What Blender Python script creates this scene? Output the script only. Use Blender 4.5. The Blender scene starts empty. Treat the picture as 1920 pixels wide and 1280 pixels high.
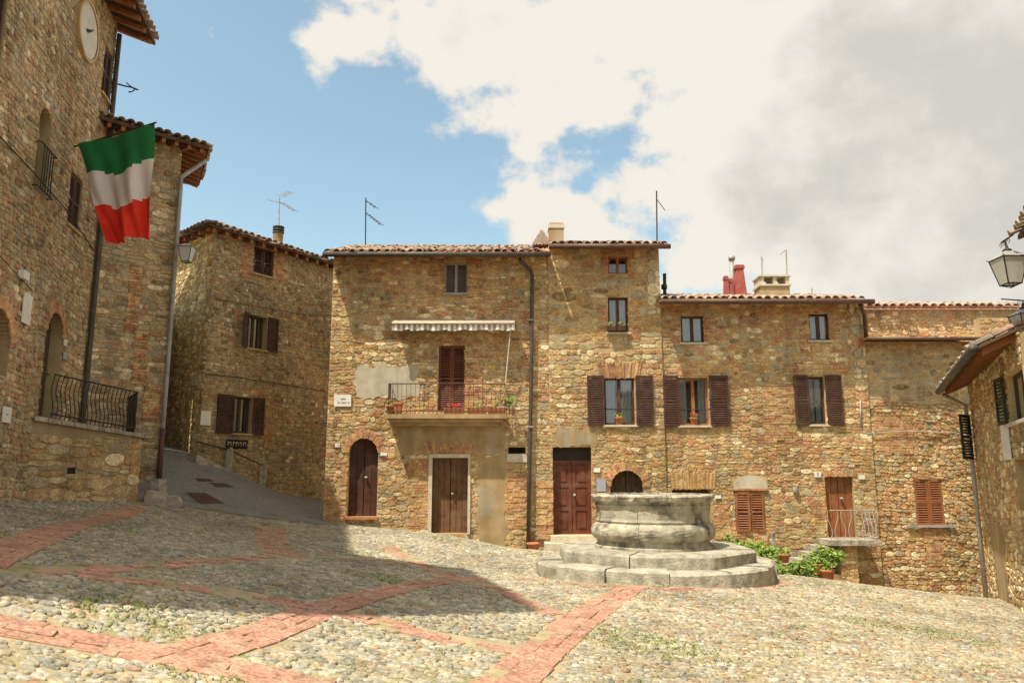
import bpy, math, random
import numpy as np
from mathutils import Vector, Matrix
R_ = math.radians
rnd = random.Random(7)
C = bpy.context.scene.collection
sc = bpy.context.scene
# ------------------------------------------------------------------ camera
FPX = 1440.0; PITCH = R_(9.85); CZ = 1.6
cam = bpy.data.objects.new('camera', bpy.data.cameras.new('camera'))
C.objects.link(cam); sc.camera = cam
cam.data.sensor_width = 36; cam.data.lens = FPX / 1920 * 36
cam.location = (0, 0, CZ); cam.rotation_euler = (R_(90) + PITCH, 0, 0)
cam.data.clip_start = .05; cam.data.clip_end = 2000
# ------------------------------------------------------------------ light
SUN = Vector((-.36, -.32, 1.0)).normalized()      # direction towards the sun
SUN_STRENGTH = 5.0; SKY_STRENGTH = .14; CLOUD = .74
sc.view_settings.view_transform = 'Standard'; sc.view_settings.look = 'None'
sc.view_settings.exposure = 0.4; sc.view_settings.gamma = 1
sl = bpy.data.lights.new('sun', 'SUN'); sl.energy = SUN_STRENGTH; sl.angle = R_(.55); sl.color = (1, .91, .75)
sun = bpy.data.objects.new('sun', sl); C.objects.link(sun)
sun.rotation_euler = SUN.to_track_quat('Z', 'Y').to_euler(); sun.location = (-20, -15, 40)

def make_world():
    w = bpy.data.worlds.new('World'); sc.world = w; w.use_nodes = True
    nt = w.node_tree; N = nt.nodes; L = nt.links; N.clear()
    def nd(t, **k):
        n = N.new(t)
        for a, b in k.items(): setattr(n, a, b)
        return n
    def mth(op, a, b=None, clamp=False):
        n = nd('ShaderNodeMath', operation=op, use_clamp=clamp)
        for i, v in enumerate((a, b)):
            if v is None: continue
            if isinstance(v, (int, float)): n.inputs[i].default_value = v
            else: L.new(v, n.inputs[i])
        return n.outputs[0]
    def ramp(v, a, b):
        n = nd('ShaderNodeMapRange', interpolation_type='SMOOTHSTEP')
        n.inputs[1].default_value = a; n.inputs[2].default_value = b
        L.new(v, n.inputs[0]); return n.outputs[0]
    sky = nd('ShaderNodeTexSky', sky_type='NISHITA', sun_disc=False)
    sky.sun_elevation = math.asin(SUN.z); sky.sun_rotation = math.atan2(SUN.x, SUN.y)
    sky.air_density = 1.0; sky.altitude = 300; sky.dust_density = 2.5; sky.ozone_density = 1.2
    bg = nd('ShaderNodeBackground'); bg.inputs[1].default_value = SKY_STRENGTH
    tint = nd('ShaderNodeMix', data_type='RGBA', blend_type='MULTIPLY'); tint.inputs['Factor'].default_value = 1
    tint.inputs['B'].default_value = (1.42, 1.45, 1.14, 1); L.new(sky.outputs[0], tint.inputs['A']); L.new(tint.outputs['Result'], bg.inputs[0])
    tc = nd('ShaderNodeTexCoord'); sp = nd('ShaderNodeSeparateXYZ'); L.new(tc.outputs['Generated'], sp.inputs[0])
    x, y, z = sp.outputs
    az = mth('ARCTAN2', x, y); el = mth('ARCSINE', z)
    def noise(scale, detail, rough, off=(0, 0, 0), stretch=1.25):
        mp = nd('ShaderNodeMapping'); mp.inputs['Location'].default_value = off
        mp.inputs['Scale'].default_value = (1, 1, stretch)
        L.new(tc.outputs['Generated'], mp.inputs[0])
        n = nd('ShaderNodeTexNoise'); n.inputs['Scale'].default_value = scale
        n.inputs['Detail'].default_value = detail; n.inputs['Roughness'].default_value = rough
        L.new(mp.outputs[0], n.inputs[0]); return n.outputs[0]
    n1 = noise(4.6, 11, .55, (.35, .2, .1)); n2 = noise(2.2, 4, .5, (4.1, 2.2, .7)); n3 = noise(9, 7, .6, (1.2, .4, 2))
    # the cloud bank lies to the right of the view and leans over to the left with height
    edge = mth('SUBTRACT', az, mth('SUBTRACT', R_(16), mth('MULTIPLY', el, .80)))
    bias = ramp(edge, R_(-30), R_(34))
    dens = mth('ADD', mth('ADD', mth('MULTIPLY', n1, 2.7), mth('MULTIPLY', n3, .45)), mth('MULTIPLY', bias, 1.25))
    mask = ramp(dens, 2.12, 2.32)
    grey = ramp(mth('ADD', dens, mth('MULTIPLY', n2, 1.2)), 3.1, 3.75)
    col = nd('ShaderNodeMix', data_type='RGBA')
    col.inputs['A'].default_value = (.93, .88, .79, 1); col.inputs['B'].default_value = (.67, .645, .605, 1)
    L.new(grey, col.inputs['Factor'])
    bc = nd('ShaderNodeBackground'); bc.inputs[1].default_value = CLOUD; L.new(col.outputs['Result'], bc.inputs[0])
    mx = nd('ShaderNodeMixShader'); L.new(mask, mx.inputs[0]); L.new(bg.outputs[0], mx.inputs[1]); L.new(bc.outputs[0], mx.inputs[2])
    out = nd('ShaderNodeOutputWorld'); L.new(mx.outputs[0], out.inputs[0])
make_world()

# ------------------------------------------------------------------ view geometry helpers
cp, sp_ = math.cos(PITCH), math.sin(PITCH)
def ray(px, py):
    a = (px - 960) / FPX; b = (640 - py) / FPX
    return Vector((a, cp - b * sp_, sp_ + b * cp))
def at(px, py, Y):
    d = ray(px, py); return Vector((0, 0, CZ)) + d * (Y / d.y)
def proj(p):
    x, y, z = p[0], p[1], p[2] - CZ
    dep = y * cp + z * sp_; up = -y * sp_ + z * cp
    if dep < .05: return (-9999, -9999)
    return 960 + FPX * x / dep, 640 - FPX * up / dep
UP = Vector((0, 0, 1))
class Face:
    """a vertical wall plane; u runs along the wall, v is world height, d is distance out of the wall"""
    def __init__(s, p0, u):
        s.p0 = Vector((p0[0], p0[1], 0)); s.u = Vector((u[0], u[1], 0)).normalized(); s.n = Vector((s.u.y, -s.u.x, 0))
    def hit(s, px, py, d=0):
        r = ray(px, py); o = Vector((0, 0, CZ))
        t = (s.p0 + s.n * d - o).dot(s.n) / r.dot(s.n); q = o + r * t
        return (q - s.p0).dot(s.u), q.z
    def pt(s, u, v, d=0): return s.p0 + s.u * u + s.n * d + UP * v
    def rect(s, x0, y0, x1, y1, d=0):
        a = s.hit(x0, (y0 + y1) / 2, d)[0]; b = s.hit(x1, (y0 + y1) / 2, d)[0]
        xm = (x0 + x1) / 2
        return (a, s.hit(xm, y1, d)[1], b, s.hit(xm, y0, d)[1])

# ------------------------------------------------------------------ materials
MATS = {}
def newmat(name):
    m = bpy.data.materials.new(name); m.use_nodes = True; MATS[name] = m
    return m, m.node_tree.nodes, m.node_tree.links, m.node_tree.nodes['Principled BSDF']
def stains(N, L, ge, col):
    """broad weathering blotches and narrow run-off streaks"""
    for sc_, lo, hi, a, b in (((.55, .55, .55), .36, .64, .84, 1.16), ((3.2, 3.2, .30), .42, .68, 1.05, .82)):
        mp = N.new('ShaderNodeMapping'); mp.inputs['Scale'].default_value = sc_; L.new(ge.outputs['Position'], mp.inputs[0])
        n = N.new('ShaderNodeTexNoise'); n.inputs['Scale'].default_value = 1; n.inputs['Detail'].default_value = 5; L.new(mp.outputs[0], n.inputs[0])
        r = N.new('ShaderNodeMapRange'); r.inputs[1].default_value = lo; r.inputs[2].default_value = hi; r.inputs[3].default_value = a; r.inputs[4].default_value = b; L.new(n.outputs[0], r.inputs[0])
        m = N.new('ShaderNodeMix'); m.data_type = 'RGBA'; m.blend_type = 'MULTIPLY'; m.inputs['Factor'].default_value = 1; L.new(col, m.inputs['A']); L.new(r.outputs[0], m.inputs['B']); col = m.outputs['Result']
    return col
def mat_varied(name, cols, rough=.9, nscale=7., namp=.35, bump=.35, bscale=38., spec=.25, smear=None):
    """colour picked per piece (attribute tone or object random), mottled by noise"""
    m, N, L, P = newmat(name)
    at_ = N.new('ShaderNodeAttribute'); at_.attribute_name = 'tone'
    oi = N.new('ShaderNodeObjectInfo')
    ad = N.new('ShaderNodeMath'); ad.operation = 'ADD'; L.new(at_.outputs['Fac'], ad.inputs[0]); L.new(oi.outputs['Random'], ad.inputs[1])
    fr = N.new('ShaderNodeMath'); fr.operation = 'FRACT'; L.new(ad.outputs[0], fr.inputs[0])
    cr = N.new('ShaderNodeValToRGB'); L.new(fr.outputs[0], cr.inputs[0])
    e = cr.color_ramp.elements
    while len(e) < len(cols): e.new(.5)
    for i, c in enumerate(cols): e[i].position = i / max(1, len(cols) - 1); e[i].color = (*c, 1)
    ge = N.new('ShaderNodeNewGeometry')
    nz = N.new('ShaderNodeTexNoise'); nz.inputs['Scale'].default_value = nscale; nz.inputs['Detail'].default_value = 6
    nz.inputs['Roughness'].default_value = .65
    L.new(ge.outputs['Position'], nz.inputs[0])
    mr = N.new('ShaderNodeMapRange'); mr.inputs[1].default_value = .3; mr.inputs[2].default_value = .7
    mr.inputs[3].default_value = 1 - namp; mr.inputs[4].default_value = 1 + namp * .8; L.new(nz.outputs[0], mr.inputs[0])
    mu = N.new('ShaderNodeMix'); mu.data_type = 'RGBA'; mu.blend_type = 'MULTIPLY'; mu.inputs['Factor'].default_value = 1
    L.new(cr.outputs[0], mu.inputs['A']); L.new(mr.outputs[0], mu.inputs['B'])
    col = mu.outputs['Result']
    if smear:
        ns = N.new('ShaderNodeTexNoise'); ns.inputs['Scale'].default_value = 5.5; ns.inputs['Detail'].default_value = 9; ns.inputs['Roughness'].default_value = .75
        L.new(ge.outputs['Position'], ns.inputs[0])
        sm = N.new('ShaderNodeMapRange'); sm.inputs[1].default_value = .5; sm.inputs[2].default_value = .62; sm.inputs[4].default_value = .7; L.new(ns.outputs[0], sm.inputs[0])
        m3 = N.new('ShaderNodeMix'); m3.data_type = 'RGBA'; m3.inputs['B'].default_value = (*smear, 1); L.new(sm.outputs[0], m3.inputs['Factor']); L.new(col, m3.inputs['A']); col = m3.outputs['Result']
        nf = N.new('ShaderNodeTexNoise'); nf.inputs['Scale'].default_value = 30; nf.inputs['Detail'].default_value = 4; L.new(ge.outputs['Position'], nf.inputs[0])
        f2 = N.new('ShaderNodeMapRange'); f2.inputs[1].default_value = .3; f2.inputs[2].default_value = .7; f2.inputs[3].default_value = .6; f2.inputs[4].default_value = 1.4; L.new(nf.outputs[0], f2.inputs[0])
        m4 = N.new('ShaderNodeMix'); m4.data_type = 'RGBA'; m4.blend_type = 'MULTIPLY'; m4.inputs['Factor'].default_value = 1; L.new(col, m4.inputs['A']); L.new(f2.outputs[0], m4.inputs['B']); col = m4.outputs['Result']
        col = stains(N, L, ge, col)
    L.new(col, P.inputs['Base Color'])
    P.inputs['Roughness'].default_value = rough; P.inputs['Specular IOR Level'].default_value = spec
    if bump:
        nb = N.new('ShaderNodeTexNoise'); nb.inputs['Scale'].default_value = bscale; nb.inputs['Detail'].default_value = 5
        L.new(ge.outputs['Position'], nb.inputs[0])
        bp = N.new('ShaderNodeBump'); bp.inputs['Strength'].default_value = bump; bp.inputs['Distance'].default_value = .02
        L.new(nb.outputs[0], bp.inputs['Height']); L.new(bp.outputs[0], P.inputs['Normal'])
    return m
def mat_two(name, a, b, scale=3., rough=.9, bump=.4, bscale=30., lo=.4, hi=.6, c=None, cscale=1., clo=.55, chi=.7, stain=False):
    """two colours blended by noise, with a third in broad patches"""
    m, N, L, P = newmat(name)
    ge = N.new('ShaderNodeNewGeometry')
    def noi(s, d=6):
        n = N.new('ShaderNodeTexNoise'); n.inputs['Scale'].default_value = s; n.inputs['Detail'].default_value = d
        n.inputs['Roughness'].default_value = .6; L.new(ge.outputs['Position'], n.inputs[0]); return n.outputs[0]
    def rng(v, p, q):
        n = N.new('ShaderNodeMapRange'); n.inputs[1].default_value = p; n.inputs[2].default_value = q; L.new(v, n.inputs[0]); return n.outputs[0]
    mx = N.new('ShaderNodeMix'); mx.data_type = 'RGBA'; mx.inputs['A'].default_value = (*a, 1); mx.inputs['B'].default_value = (*b, 1)
    L.new(rng(noi(scale), lo, hi), mx.inputs['Factor']); o = mx.outputs['Result']
    if c:
        m2 = N.new('ShaderNodeMix'); m2.data_type = 'RGBA'; L.new(o, m2.inputs['A']); m2.inputs['B'].default_value = (*c, 1)
        L.new(rng(noi(cscale), clo, chi), m2.inputs['Factor']); o = m2.outputs['Result']
    if stain: o = stains(N, L, ge, o)
    L.new(o, P.inputs['Base Color']); P.inputs['Roughness'].default_value = rough; P.inputs['Specular IOR Level'].default_value = .25
    if bump:
        bp = N.new('ShaderNodeBump'); bp.inputs['Strength'].default_value = bump; bp.inputs['Distance'].default_value = .02
        L.new(noi(bscale, 4), bp.inputs['Height']); L.new(bp.outputs[0], P.inputs['Normal'])
    return m
mat_varied('tan', [(0.473, 0.336, 0.174), (0.566, 0.411, 0.215), (0.404, 0.278, 0.138), (0.635, 0.475, 0.255)], smear=(.54, .405, .215), bump=.5)
mat_varied('ochre', [(0.503, 0.314, 0.134), (0.42, 0.245, 0.099), (0.584, 0.379, 0.163), (0.471, 0.267, 0.112)], smear=(.54, .405, .215), bump=.5)
mat_varied('grey', [(0.361, 0.296, 0.181), (0.459, 0.381, 0.242), (0.292, 0.237, 0.142), (0.515, 0.434, 0.28)], smear=(.54, .405, .215), bump=.5)
mat_varied('cream', [(0.744, 0.607, 0.367), (0.66, 0.518, 0.297), (0.83, 0.696, 0.439), (0.627, 0.516, 0.318)], smear=(.54, .405, .215), bump=.5)
mat_varied('brick', [(0.436, 0.215, 0.111), (0.512, 0.266, 0.143), (0.362, 0.171, 0.091), (0.493, 0.288, 0.159)], smear=(.54, .405, .215), bump=.5)
mat_varied('brown', [(0.278, 0.172, 0.078), (0.348, 0.218, 0.102), (0.224, 0.146, 0.07), (0.377, 0.251, 0.127)], smear=(.54, .405, .215), bump=.5)
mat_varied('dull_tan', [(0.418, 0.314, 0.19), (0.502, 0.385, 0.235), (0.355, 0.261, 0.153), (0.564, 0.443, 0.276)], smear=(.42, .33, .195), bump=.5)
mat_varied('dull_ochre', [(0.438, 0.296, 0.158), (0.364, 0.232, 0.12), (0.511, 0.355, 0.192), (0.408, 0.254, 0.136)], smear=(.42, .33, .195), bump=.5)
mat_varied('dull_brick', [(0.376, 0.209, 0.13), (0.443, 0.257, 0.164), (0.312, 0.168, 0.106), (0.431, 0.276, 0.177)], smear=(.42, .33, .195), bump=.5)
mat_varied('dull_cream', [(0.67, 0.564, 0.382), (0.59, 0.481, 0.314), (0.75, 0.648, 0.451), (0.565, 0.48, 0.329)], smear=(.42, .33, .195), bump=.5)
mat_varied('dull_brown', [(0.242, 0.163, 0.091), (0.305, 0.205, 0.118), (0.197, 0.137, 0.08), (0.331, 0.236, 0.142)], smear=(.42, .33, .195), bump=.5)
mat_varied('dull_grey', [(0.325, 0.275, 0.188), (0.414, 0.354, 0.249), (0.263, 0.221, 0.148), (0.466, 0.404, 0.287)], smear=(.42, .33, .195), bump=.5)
mat_varied('cob_grey', [(0.255, 0.242, 0.194), (0.3, 0.283, 0.227), (0.211, 0.205, 0.17), (0.337, 0.314, 0.254)], rough=.85, smear=(.33, .285, .18), bump=.5)
mat_varied('cob_tan', [(0.315, 0.264, 0.169), (0.354, 0.302, 0.206), (0.284, 0.226, 0.138), (0.38, 0.34, 0.245)], rough=.85, smear=(.33, .285, .18), bump=.5)
mat_varied('cob_cream', [(0.37, 0.34, 0.268), (0.407, 0.377, 0.304), (0.331, 0.308, 0.242), (0.349, 0.302, 0.221)], rough=.85, smear=(.33, .285, .18), bump=.5)
mat_varied('cob_rust', [(0.301, 0.191, 0.116), (0.327, 0.228, 0.14), (0.263, 0.171, 0.103), (0.347, 0.265, 0.176)], rough=.85, smear=(.33, .285, .18), bump=.5)
mat_varied('paver', [(0.385, 0.197, 0.141), (0.416, 0.227, 0.163), (0.353, 0.177, 0.124), (0.403, 0.24, 0.175)], rough=.88, namp=.3, bump=.4, smear=(.40, .29, .20))
mat_varied('tile', [(0.338, 0.215, 0.156), (0.414, 0.316, 0.247), (0.289, 0.194, 0.142), (0.48, 0.399, 0.319), (0.226, 0.181, 0.144)], nscale=14)
mat_two('wellstone', (.52, .475, .37), (.40, .355, .265), 4., c=(.15, .135, .10), cscale=3.4, clo=.46, chi=.64, bump=.7, bscale=24, stain=True)
mat_varied('step', [(0.344, 0.312, 0.246), (0.385, 0.353, 0.279), (0.312, 0.279, 0.221)], nscale=5, namp=.5, bump=.7, bscale=26)
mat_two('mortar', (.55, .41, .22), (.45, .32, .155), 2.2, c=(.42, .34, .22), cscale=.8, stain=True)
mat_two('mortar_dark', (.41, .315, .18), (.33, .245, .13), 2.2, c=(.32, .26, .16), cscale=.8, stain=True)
mat_two('plaster', (.52, .47, .36), (.44, .39, .29), 3.5, bump=.2, stain=True)
mat_two('render_tan', (.42, .31, .17), (.34, .235, .115), 2.0, c=(.36, .33, .26), cscale=1.3, bump=.3, stain=True)
mat_two('dirt', (.38, .31, .19), (.29, .24, .14), 6., c=(.16, .19, .06), cscale=1.1, clo=.55, chi=.68)
mat_two('asphalt', (.17, .163, .142), (.23, .222, .195), 14., rough=.9, bump=.3, bscale=60, c=(.14, .132, .112), cscale=1.6)
mat_two('travertine', (.60, .54, .42), (.52, .45, .33), 5., bump=.2)
mat_two('wood_red', (.16, .05, .026), (.115, .036, .02), 5., rough=.55, bump=.1, c=(.20, .085, .055), cscale=2.4, clo=.48, chi=.72)
mat_two('wood_brown', (.17, .08, .036), (.115, .052, .025), 5., rough=.6, bump=.15, c=(.22, .125, .07), cscale=2.4, clo=.48, chi=.72)
mat_two('wood_dark', (.085, .034, .022), (.06, .025, .016), 6., rough=.6, bump=.1, c=(.13, .065, .045), cscale=2.4, clo=.48, chi=.72)
mat_two('wood_shutter', (.075, .032, .024), (.055, .025, .02), 6., rough=.6, bump=.1, c=(.115, .062, .05), cscale=2.4, clo=.48, chi=.72)
mat_two('wood_orange', (.30, .115, .045), (.24, .085, .035), 6., rough=.6, bump=.1, c=(.34, .17, .09), cscale=2.4, clo=.48, chi=.72)
mat_two('wood_old', (.10, .065, .04), (.065, .04, .025), 9., rough=.8, bump=.3)
mat_two('beam', (.11, .065, .038), (.075, .045, .028), 5., rough=.8, bump=.2)
mat_two('green_paint', (.022, .038, .025), (.03, .05, .034), 6., rough=.6, bump=.1)
mat_two('iron', (.035, .03, .027), (.05, .04, .033), 12., rough=.6, bump=.1)
mat_two('pale_iron', (.42, .40, .36), (.33, .29, .24), 12., rough=.6, bump=.1)
mat_two('rust_iron', (.13, .065, .045), (.09, .05, .035), 12., rough=.7, bump=.1)
mat_two('gutter', (.10, .085, .07), (.07, .06, .05), 5., rough=.55, bump=.1)
mat_two('copper_brown', (.13, .075, .05), (.10, .055, .04), 5., rough=.5, bump=.1)
mat_two('zinc', (.36, .35, .33), (.27, .26, .25), 5., rough=.45, bump=.05)
mat_two('white_paint', (.78, .76, .70), (.70, .68, .61), 5., rough=.6, bump=.05)
mat_two('clockface', (.62, .59, .53), (.54, .51, .45), 4., rough=.7, bump=.05)
mat_two('red_paint', (.40, .105, .08), (.30, .075, .06), 5., rough=.6, bump=.1)
mat_two('terracotta', (.48, .19, .09), (.40, .15, .07), 8., rough=.85, bump=.15)
mat_two('awning', (.46, .37, .30), (.38, .28, .22), 6., rough=.9, bump=.05)
mat_two('flag_green', (.02, .19, .065), (.016, .17, .055), 3., rough=.8, bump=0)
mat_two('flag_white', (.76, .72, .73), (.70, .66, .67), 3., rough=.8, bump=0)
mat_two('flag_red', (.78, .05, .03), (.72, .04, .025), 3., rough=.8, bump=0)
mat_two('curtain', (.84, .85, .82), (.76, .77, .74), 4., rough=.9, bump=0)
mat_two('ink', (.16, .16, .16), (.22, .22, .22), 9., rough=.8, bump=0)
mat_two('black', (.012, .012, .012), (.018, .016, .014), 9., rough=.7, bump=0)
mat_two('interior', (.05, .04, .03), (.035, .03, .025), 3., rough=.9, bump=0)
mat_two('blue_grey', (.36, .39, .44), (.32, .35, .40), 5., rough=.5, bump=0)
mat_varied('leaf', [(0.112, 0.182, 0.033), (0.18, 0.266, 0.046), (0.255, 0.35, 0.065), (0.135, 0.21, 0.039)], nscale=9, bump=0, rough=.6)
mat_varied('grass', [(0.135, 0.196, 0.042), (0.21, 0.261, 0.07), (0.285, 0.29, 0.098)], nscale=9, bump=0, rough=.7)
mat_varied('petal', [(.65, .03, .04), (.75, .09, .08), (.6, .02, .05)], nscale=9, bump=0, rough=.6)
mat_varied('yellow_leaf', [(.30, .30, .06), (.22, .26, .05), (.40, .36, .10)], nscale=9, bump=0, rough=.6)
def glassy():
    m, N, L, P = newmat('glass'); N.remove(P)
    t = N.new('ShaderNodeBsdfTransparent'); t.inputs[0].default_value = (.80, .84, .86, 1)
    g = N.new('ShaderNodeBsdfGlossy'); g.inputs['Roughness'].default_value = .04; g.inputs['Color'].default_value = (.9, .95, 1, 1)
    f = N.new('ShaderNodeFresnel'); f.inputs[0].default_value = 1.5
    a = N.new('ShaderNodeMath'); a.inputs[1].default_value = .07; L.new(f.outputs[0], a.inputs[0])
    mx = N.new('ShaderNodeMixShader'); L.new(a.outputs[0], mx.inputs[0]); L.new(t.outputs[0], mx.inputs[1]); L.new(g.outputs[0], mx.inputs[2])
    L.new(mx.outputs[0], N['Material Output'].inputs[0])
    m2, N, L, P = newmat('milk_glass')
    P.inputs['Base Color'].default_value = (.72, .72, .66, 1); P.inputs['Roughness'].default_value = .25
    P.inputs['Transmission Weight'].default_value = .35
glassy()

# ------------------------------------------------------------------ mesh helpers
def setparent(o, p):
    if p is not None: o.parent = p; o.matrix_parent_inverse = p.matrix_basis.inverted()
def link(name, me, parent=None):
    o = bpy.data.objects.new(name, me); C.objects.link(o); setparent(o, parent); return o
def tag(o, label=None, cat=None, group=None, kind=None):
    if label: o['label'] = label
    if cat: o['category'] = cat
    if group: o['group'] = group
    if kind: o['kind'] = kind
    return o
def empty(name, loc, label, cat, group=None):
    o = bpy.data.objects.new(name, None); o.location = loc; o.empty_display_size = .2; C.objects.link(o)
    return tag(o, label, cat, group)
class MB:
    def __init__(s): s.v = []; s.f = []; s.m = []
    def add(s, vs, fs, m=0):
        k = len(s.v); s.v += [tuple(v) for v in vs]
        for f in fs: s.f.append(tuple(i + k for i in f)); s.m.append(m)
    def quad(s, a, b, c, d, m=0): s.add((a, b, c, d), ((0, 1, 2, 3),), m)
    def hexa(s, b, t, m=0):                 # bottom ring and top ring of 4 points
        s.add(list(b) + list(t), ((3, 2, 1, 0), (4, 5, 6, 7), (0, 1, 5, 4), (1, 2, 6, 5), (2, 3, 7, 6), (3, 0, 4, 7)), m)
    def fbox(s, F, u0, u1, v0, v1, d0, d1, m=0):
        s.hexa([F.pt(u0, v0, d0), F.pt(u1, v0, d0), F.pt(u1, v0, d1), F.pt(u0, v0, d1)],
               [F.pt(u0, v1, d0), F.pt(u1, v1, d0), F.pt(u1, v1, d1), F.pt(u0, v1, d1)], m)
    def tube(s, pts, r, seg=8, m=0, r2=None, caps=True):
        pts = [Vector(p) for p in pts]; n = len(pts); k = len(s.v)
        for i, p in enumerate(pts):
            t = (pts[min(i + 1, n - 1)] - pts[max(i - 1, 0)]).normalized()
            a = t.orthogonal().normalized() if i == 0 else (a0 - t * a0.dot(t)).normalized()
            a0 = a; b = t.cross(a); rr = r if r2 is None else r + (r2 - r) * i / (n - 1)
            for j in range(seg):
                w = 2 * math.pi * j / seg; s.v.append(tuple(p + (a * math.cos(w) + b * math.sin(w)) * rr))
        for i in range(n - 1):
            for j in range(seg):
                q = (j + 1) % seg
                s.f.append((k + i * seg + j, k + i * seg + q, k + (i + 1) * seg + q, k + (i + 1) * seg + j)); s.m.append(m)
        if caps:
            s.f.append(tuple(k + j for j in reversed(range(seg)))); s.m.append(m)
            s.f.append(tuple(k + (n - 1) * seg + j for j in range(seg))); s.m.append(m)
    def lathe(s, c, prof, seg=24, m=0, a0=0., a1=2 * math.pi, jit=0, rg=None):
        k = len(s.v); full = abs(a1 - a0 - 2 * math.pi) < 1e-4; ns = seg if full else seg + 1
        for r, z in prof:
            for j in range(ns):
                w = a0 + (a1 - a0) * j / seg; rr = r + (rg.uniform(-jit, jit) if jit else 0)
                s.v.append((c[0] + rr * math.cos(w), c[1] + rr * math.sin(w), c[2] + z + (rg.uniform(-jit, jit) if jit else 0)))
        for i in range(len(prof) - 1):
            for j in range(seg):
                q = (j + 1) % ns
                s.f.append((k + i * ns + j, k + i * ns + q, k + (i + 1) * ns + q, k + (i + 1) * ns + j)); s.m.append(m)
    def build(s, name, mats, parent=None, smooth=False):
        me = bpy.data.meshes.new(name); me.from_pydata(s.v, [], s.f)
        if isinstance(mats, str): mats = [mats]
        for q in mats: me.materials.append(MATS[q])
        if len(mats) > 1: me.polygons.foreach_set('material_index', s.m)
        if smooth: me.polygons.foreach_set('use_smooth', [True] * len(s.f))
        me.update(); return link(name, me, parent)

# stone variants: unit blocks, x and y in the plane, z outwards
def variant(rg, ns, rings, sq):
    vs = []; fs = []
    ph = rg.uniform(0, 1); base = []
    for j in range(ns):
        w = 2 * math.pi * (j + .5 + rg.uniform(-.16, .16)) / ns
        c, s = math.cos(w), math.sin(w); k = (abs(c) ** sq + abs(s) ** sq) ** (-1 / sq)
        k *= rg.uniform(.94, 1.05); base.append((c * k * .5, s * k * .5))
    for (sc_, z) in rings:
        for (x, y) in base: vs.append((x * sc_, y * sc_, z + (rg.uniform(-.12, .12) if z > .5 else 0)))
    n = len(rings)
    for i in range(n - 1):
        for j in range(ns):
            q = (j + 1) % ns; fs.append((i * ns + j, i * ns + q, (i + 1) * ns + q, (i + 1) * ns + j))
    fs.append(tuple((n - 1) * ns + j for j in range(ns)))
    return np.array(vs), fs
vr = random.Random(3)
VARS = {'rubble': [variant(vr, 8, ((1.03, -.4), (1.0, .6), (.88, 1.0)), vr.uniform(6, 14)) for _ in range(12)],
        'brick': [variant(vr, 4, ((1.38, -.4), (1.36, .8), (1.28, 1.0)), 40) for _ in range(3)],
        'cobble': [variant(vr, 7, ((1.04, -.5), (.98, .5), (.78, 1.0)), 4.2) for _ in range(8)]}
UNIT = {}
def unit_mesh(kind, vi, mat):
    key = (kind, vi, mat)
    if key not in UNIT:
        V, F_ = VARS[kind][vi]; me = bpy.data.meshes.new('piece'); me.from_pydata(V.tolist(), [], F_)
        me.materials.append(MATS[mat])
        if kind == 'cobble': me.polygons.foreach_set('use_smooth', [True] * len(F_))
        me.update(); UNIT[key] = me
    return UNIT[key]
class Pieces:
    """collects pieces; the largest in view become objects, the others one joined part"""
    def __init__(s, kind='rubble'): s.k = kind; s.r = []
    def add(s, c, ax, ay, az, mat, kind=None, name='stone'):
        kind = kind or s.k
        s.r.append((c, ax, ay, az, mat, kind, rnd.randrange(len(VARS[kind])), name))
    def finish(s, parent, rest='stonework', limit=300):
        def score(t):
            x, y = proj(t[0])
            if not (-10 < x < 1930 and -10 < y < 1290): return 0
            return t[1].length * t[2].length / max(1, t[0].length) ** 2
        order = sorted(s.r, key=score, reverse=True)
        cnt = {}; single = []; joined = []
        for t in order:
            c = cnt.get(t[7], 0)
            if c < limit and score(t) > 0: cnt[t[7]] = c + 1; single.append(t)
            else: joined.append(t)
        for (c, ax, ay, az, mat, kind, vi, name) in single:
            o = bpy.data.objects.new(name, unit_mesh(kind, vi, mat))
            o.matrix_basis = Matrix(((ax.x, ay.x, az.x, c.x), (ax.y, ay.y, az.y, c.y), (ax.z, ay.z, az.z, c.z), (0, 0, 0, 1)))
            # the scaled axes are at right angles, so location, rotation and scale hold them exactly
            C.objects.link(o); setparent(o, parent)
        if joined:
            mats = sorted({t[4] for t in joined}); VV = []; FF = []; MI = []; TO = []; k = 0
            for (c, ax, ay, az, mat, kind, vi, name) in joined:
                V, F_ = VARS[kind][vi]
                VV.append(V @ np.array([ax[:], ay[:], az[:]]) + np.array(c[:]))
                FF += [tuple(i + k for i in f) for f in F_]; k += len(V)
                MI += [mats.index(mat)] * len(F_); TO += [rnd.random()] * len(F_)
            me = bpy.data.meshes.new(rest); me.from_pydata(np.concatenate(VV).tolist(), [], FF)
            for q in mats: me.materials.append(MATS[q])
            me.polygons.foreach_set('material_index', MI)
            a = me.attributes.new('tone', 'FLOAT', 'FACE'); a.data.foreach_set('value', TO)
            if s.k == 'cobble': me.polygons.foreach_set('use_smooth', [True] * len(FF))
            me.update(); o = link(rest, me, parent); o['kind'] = 'stuff'

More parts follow.
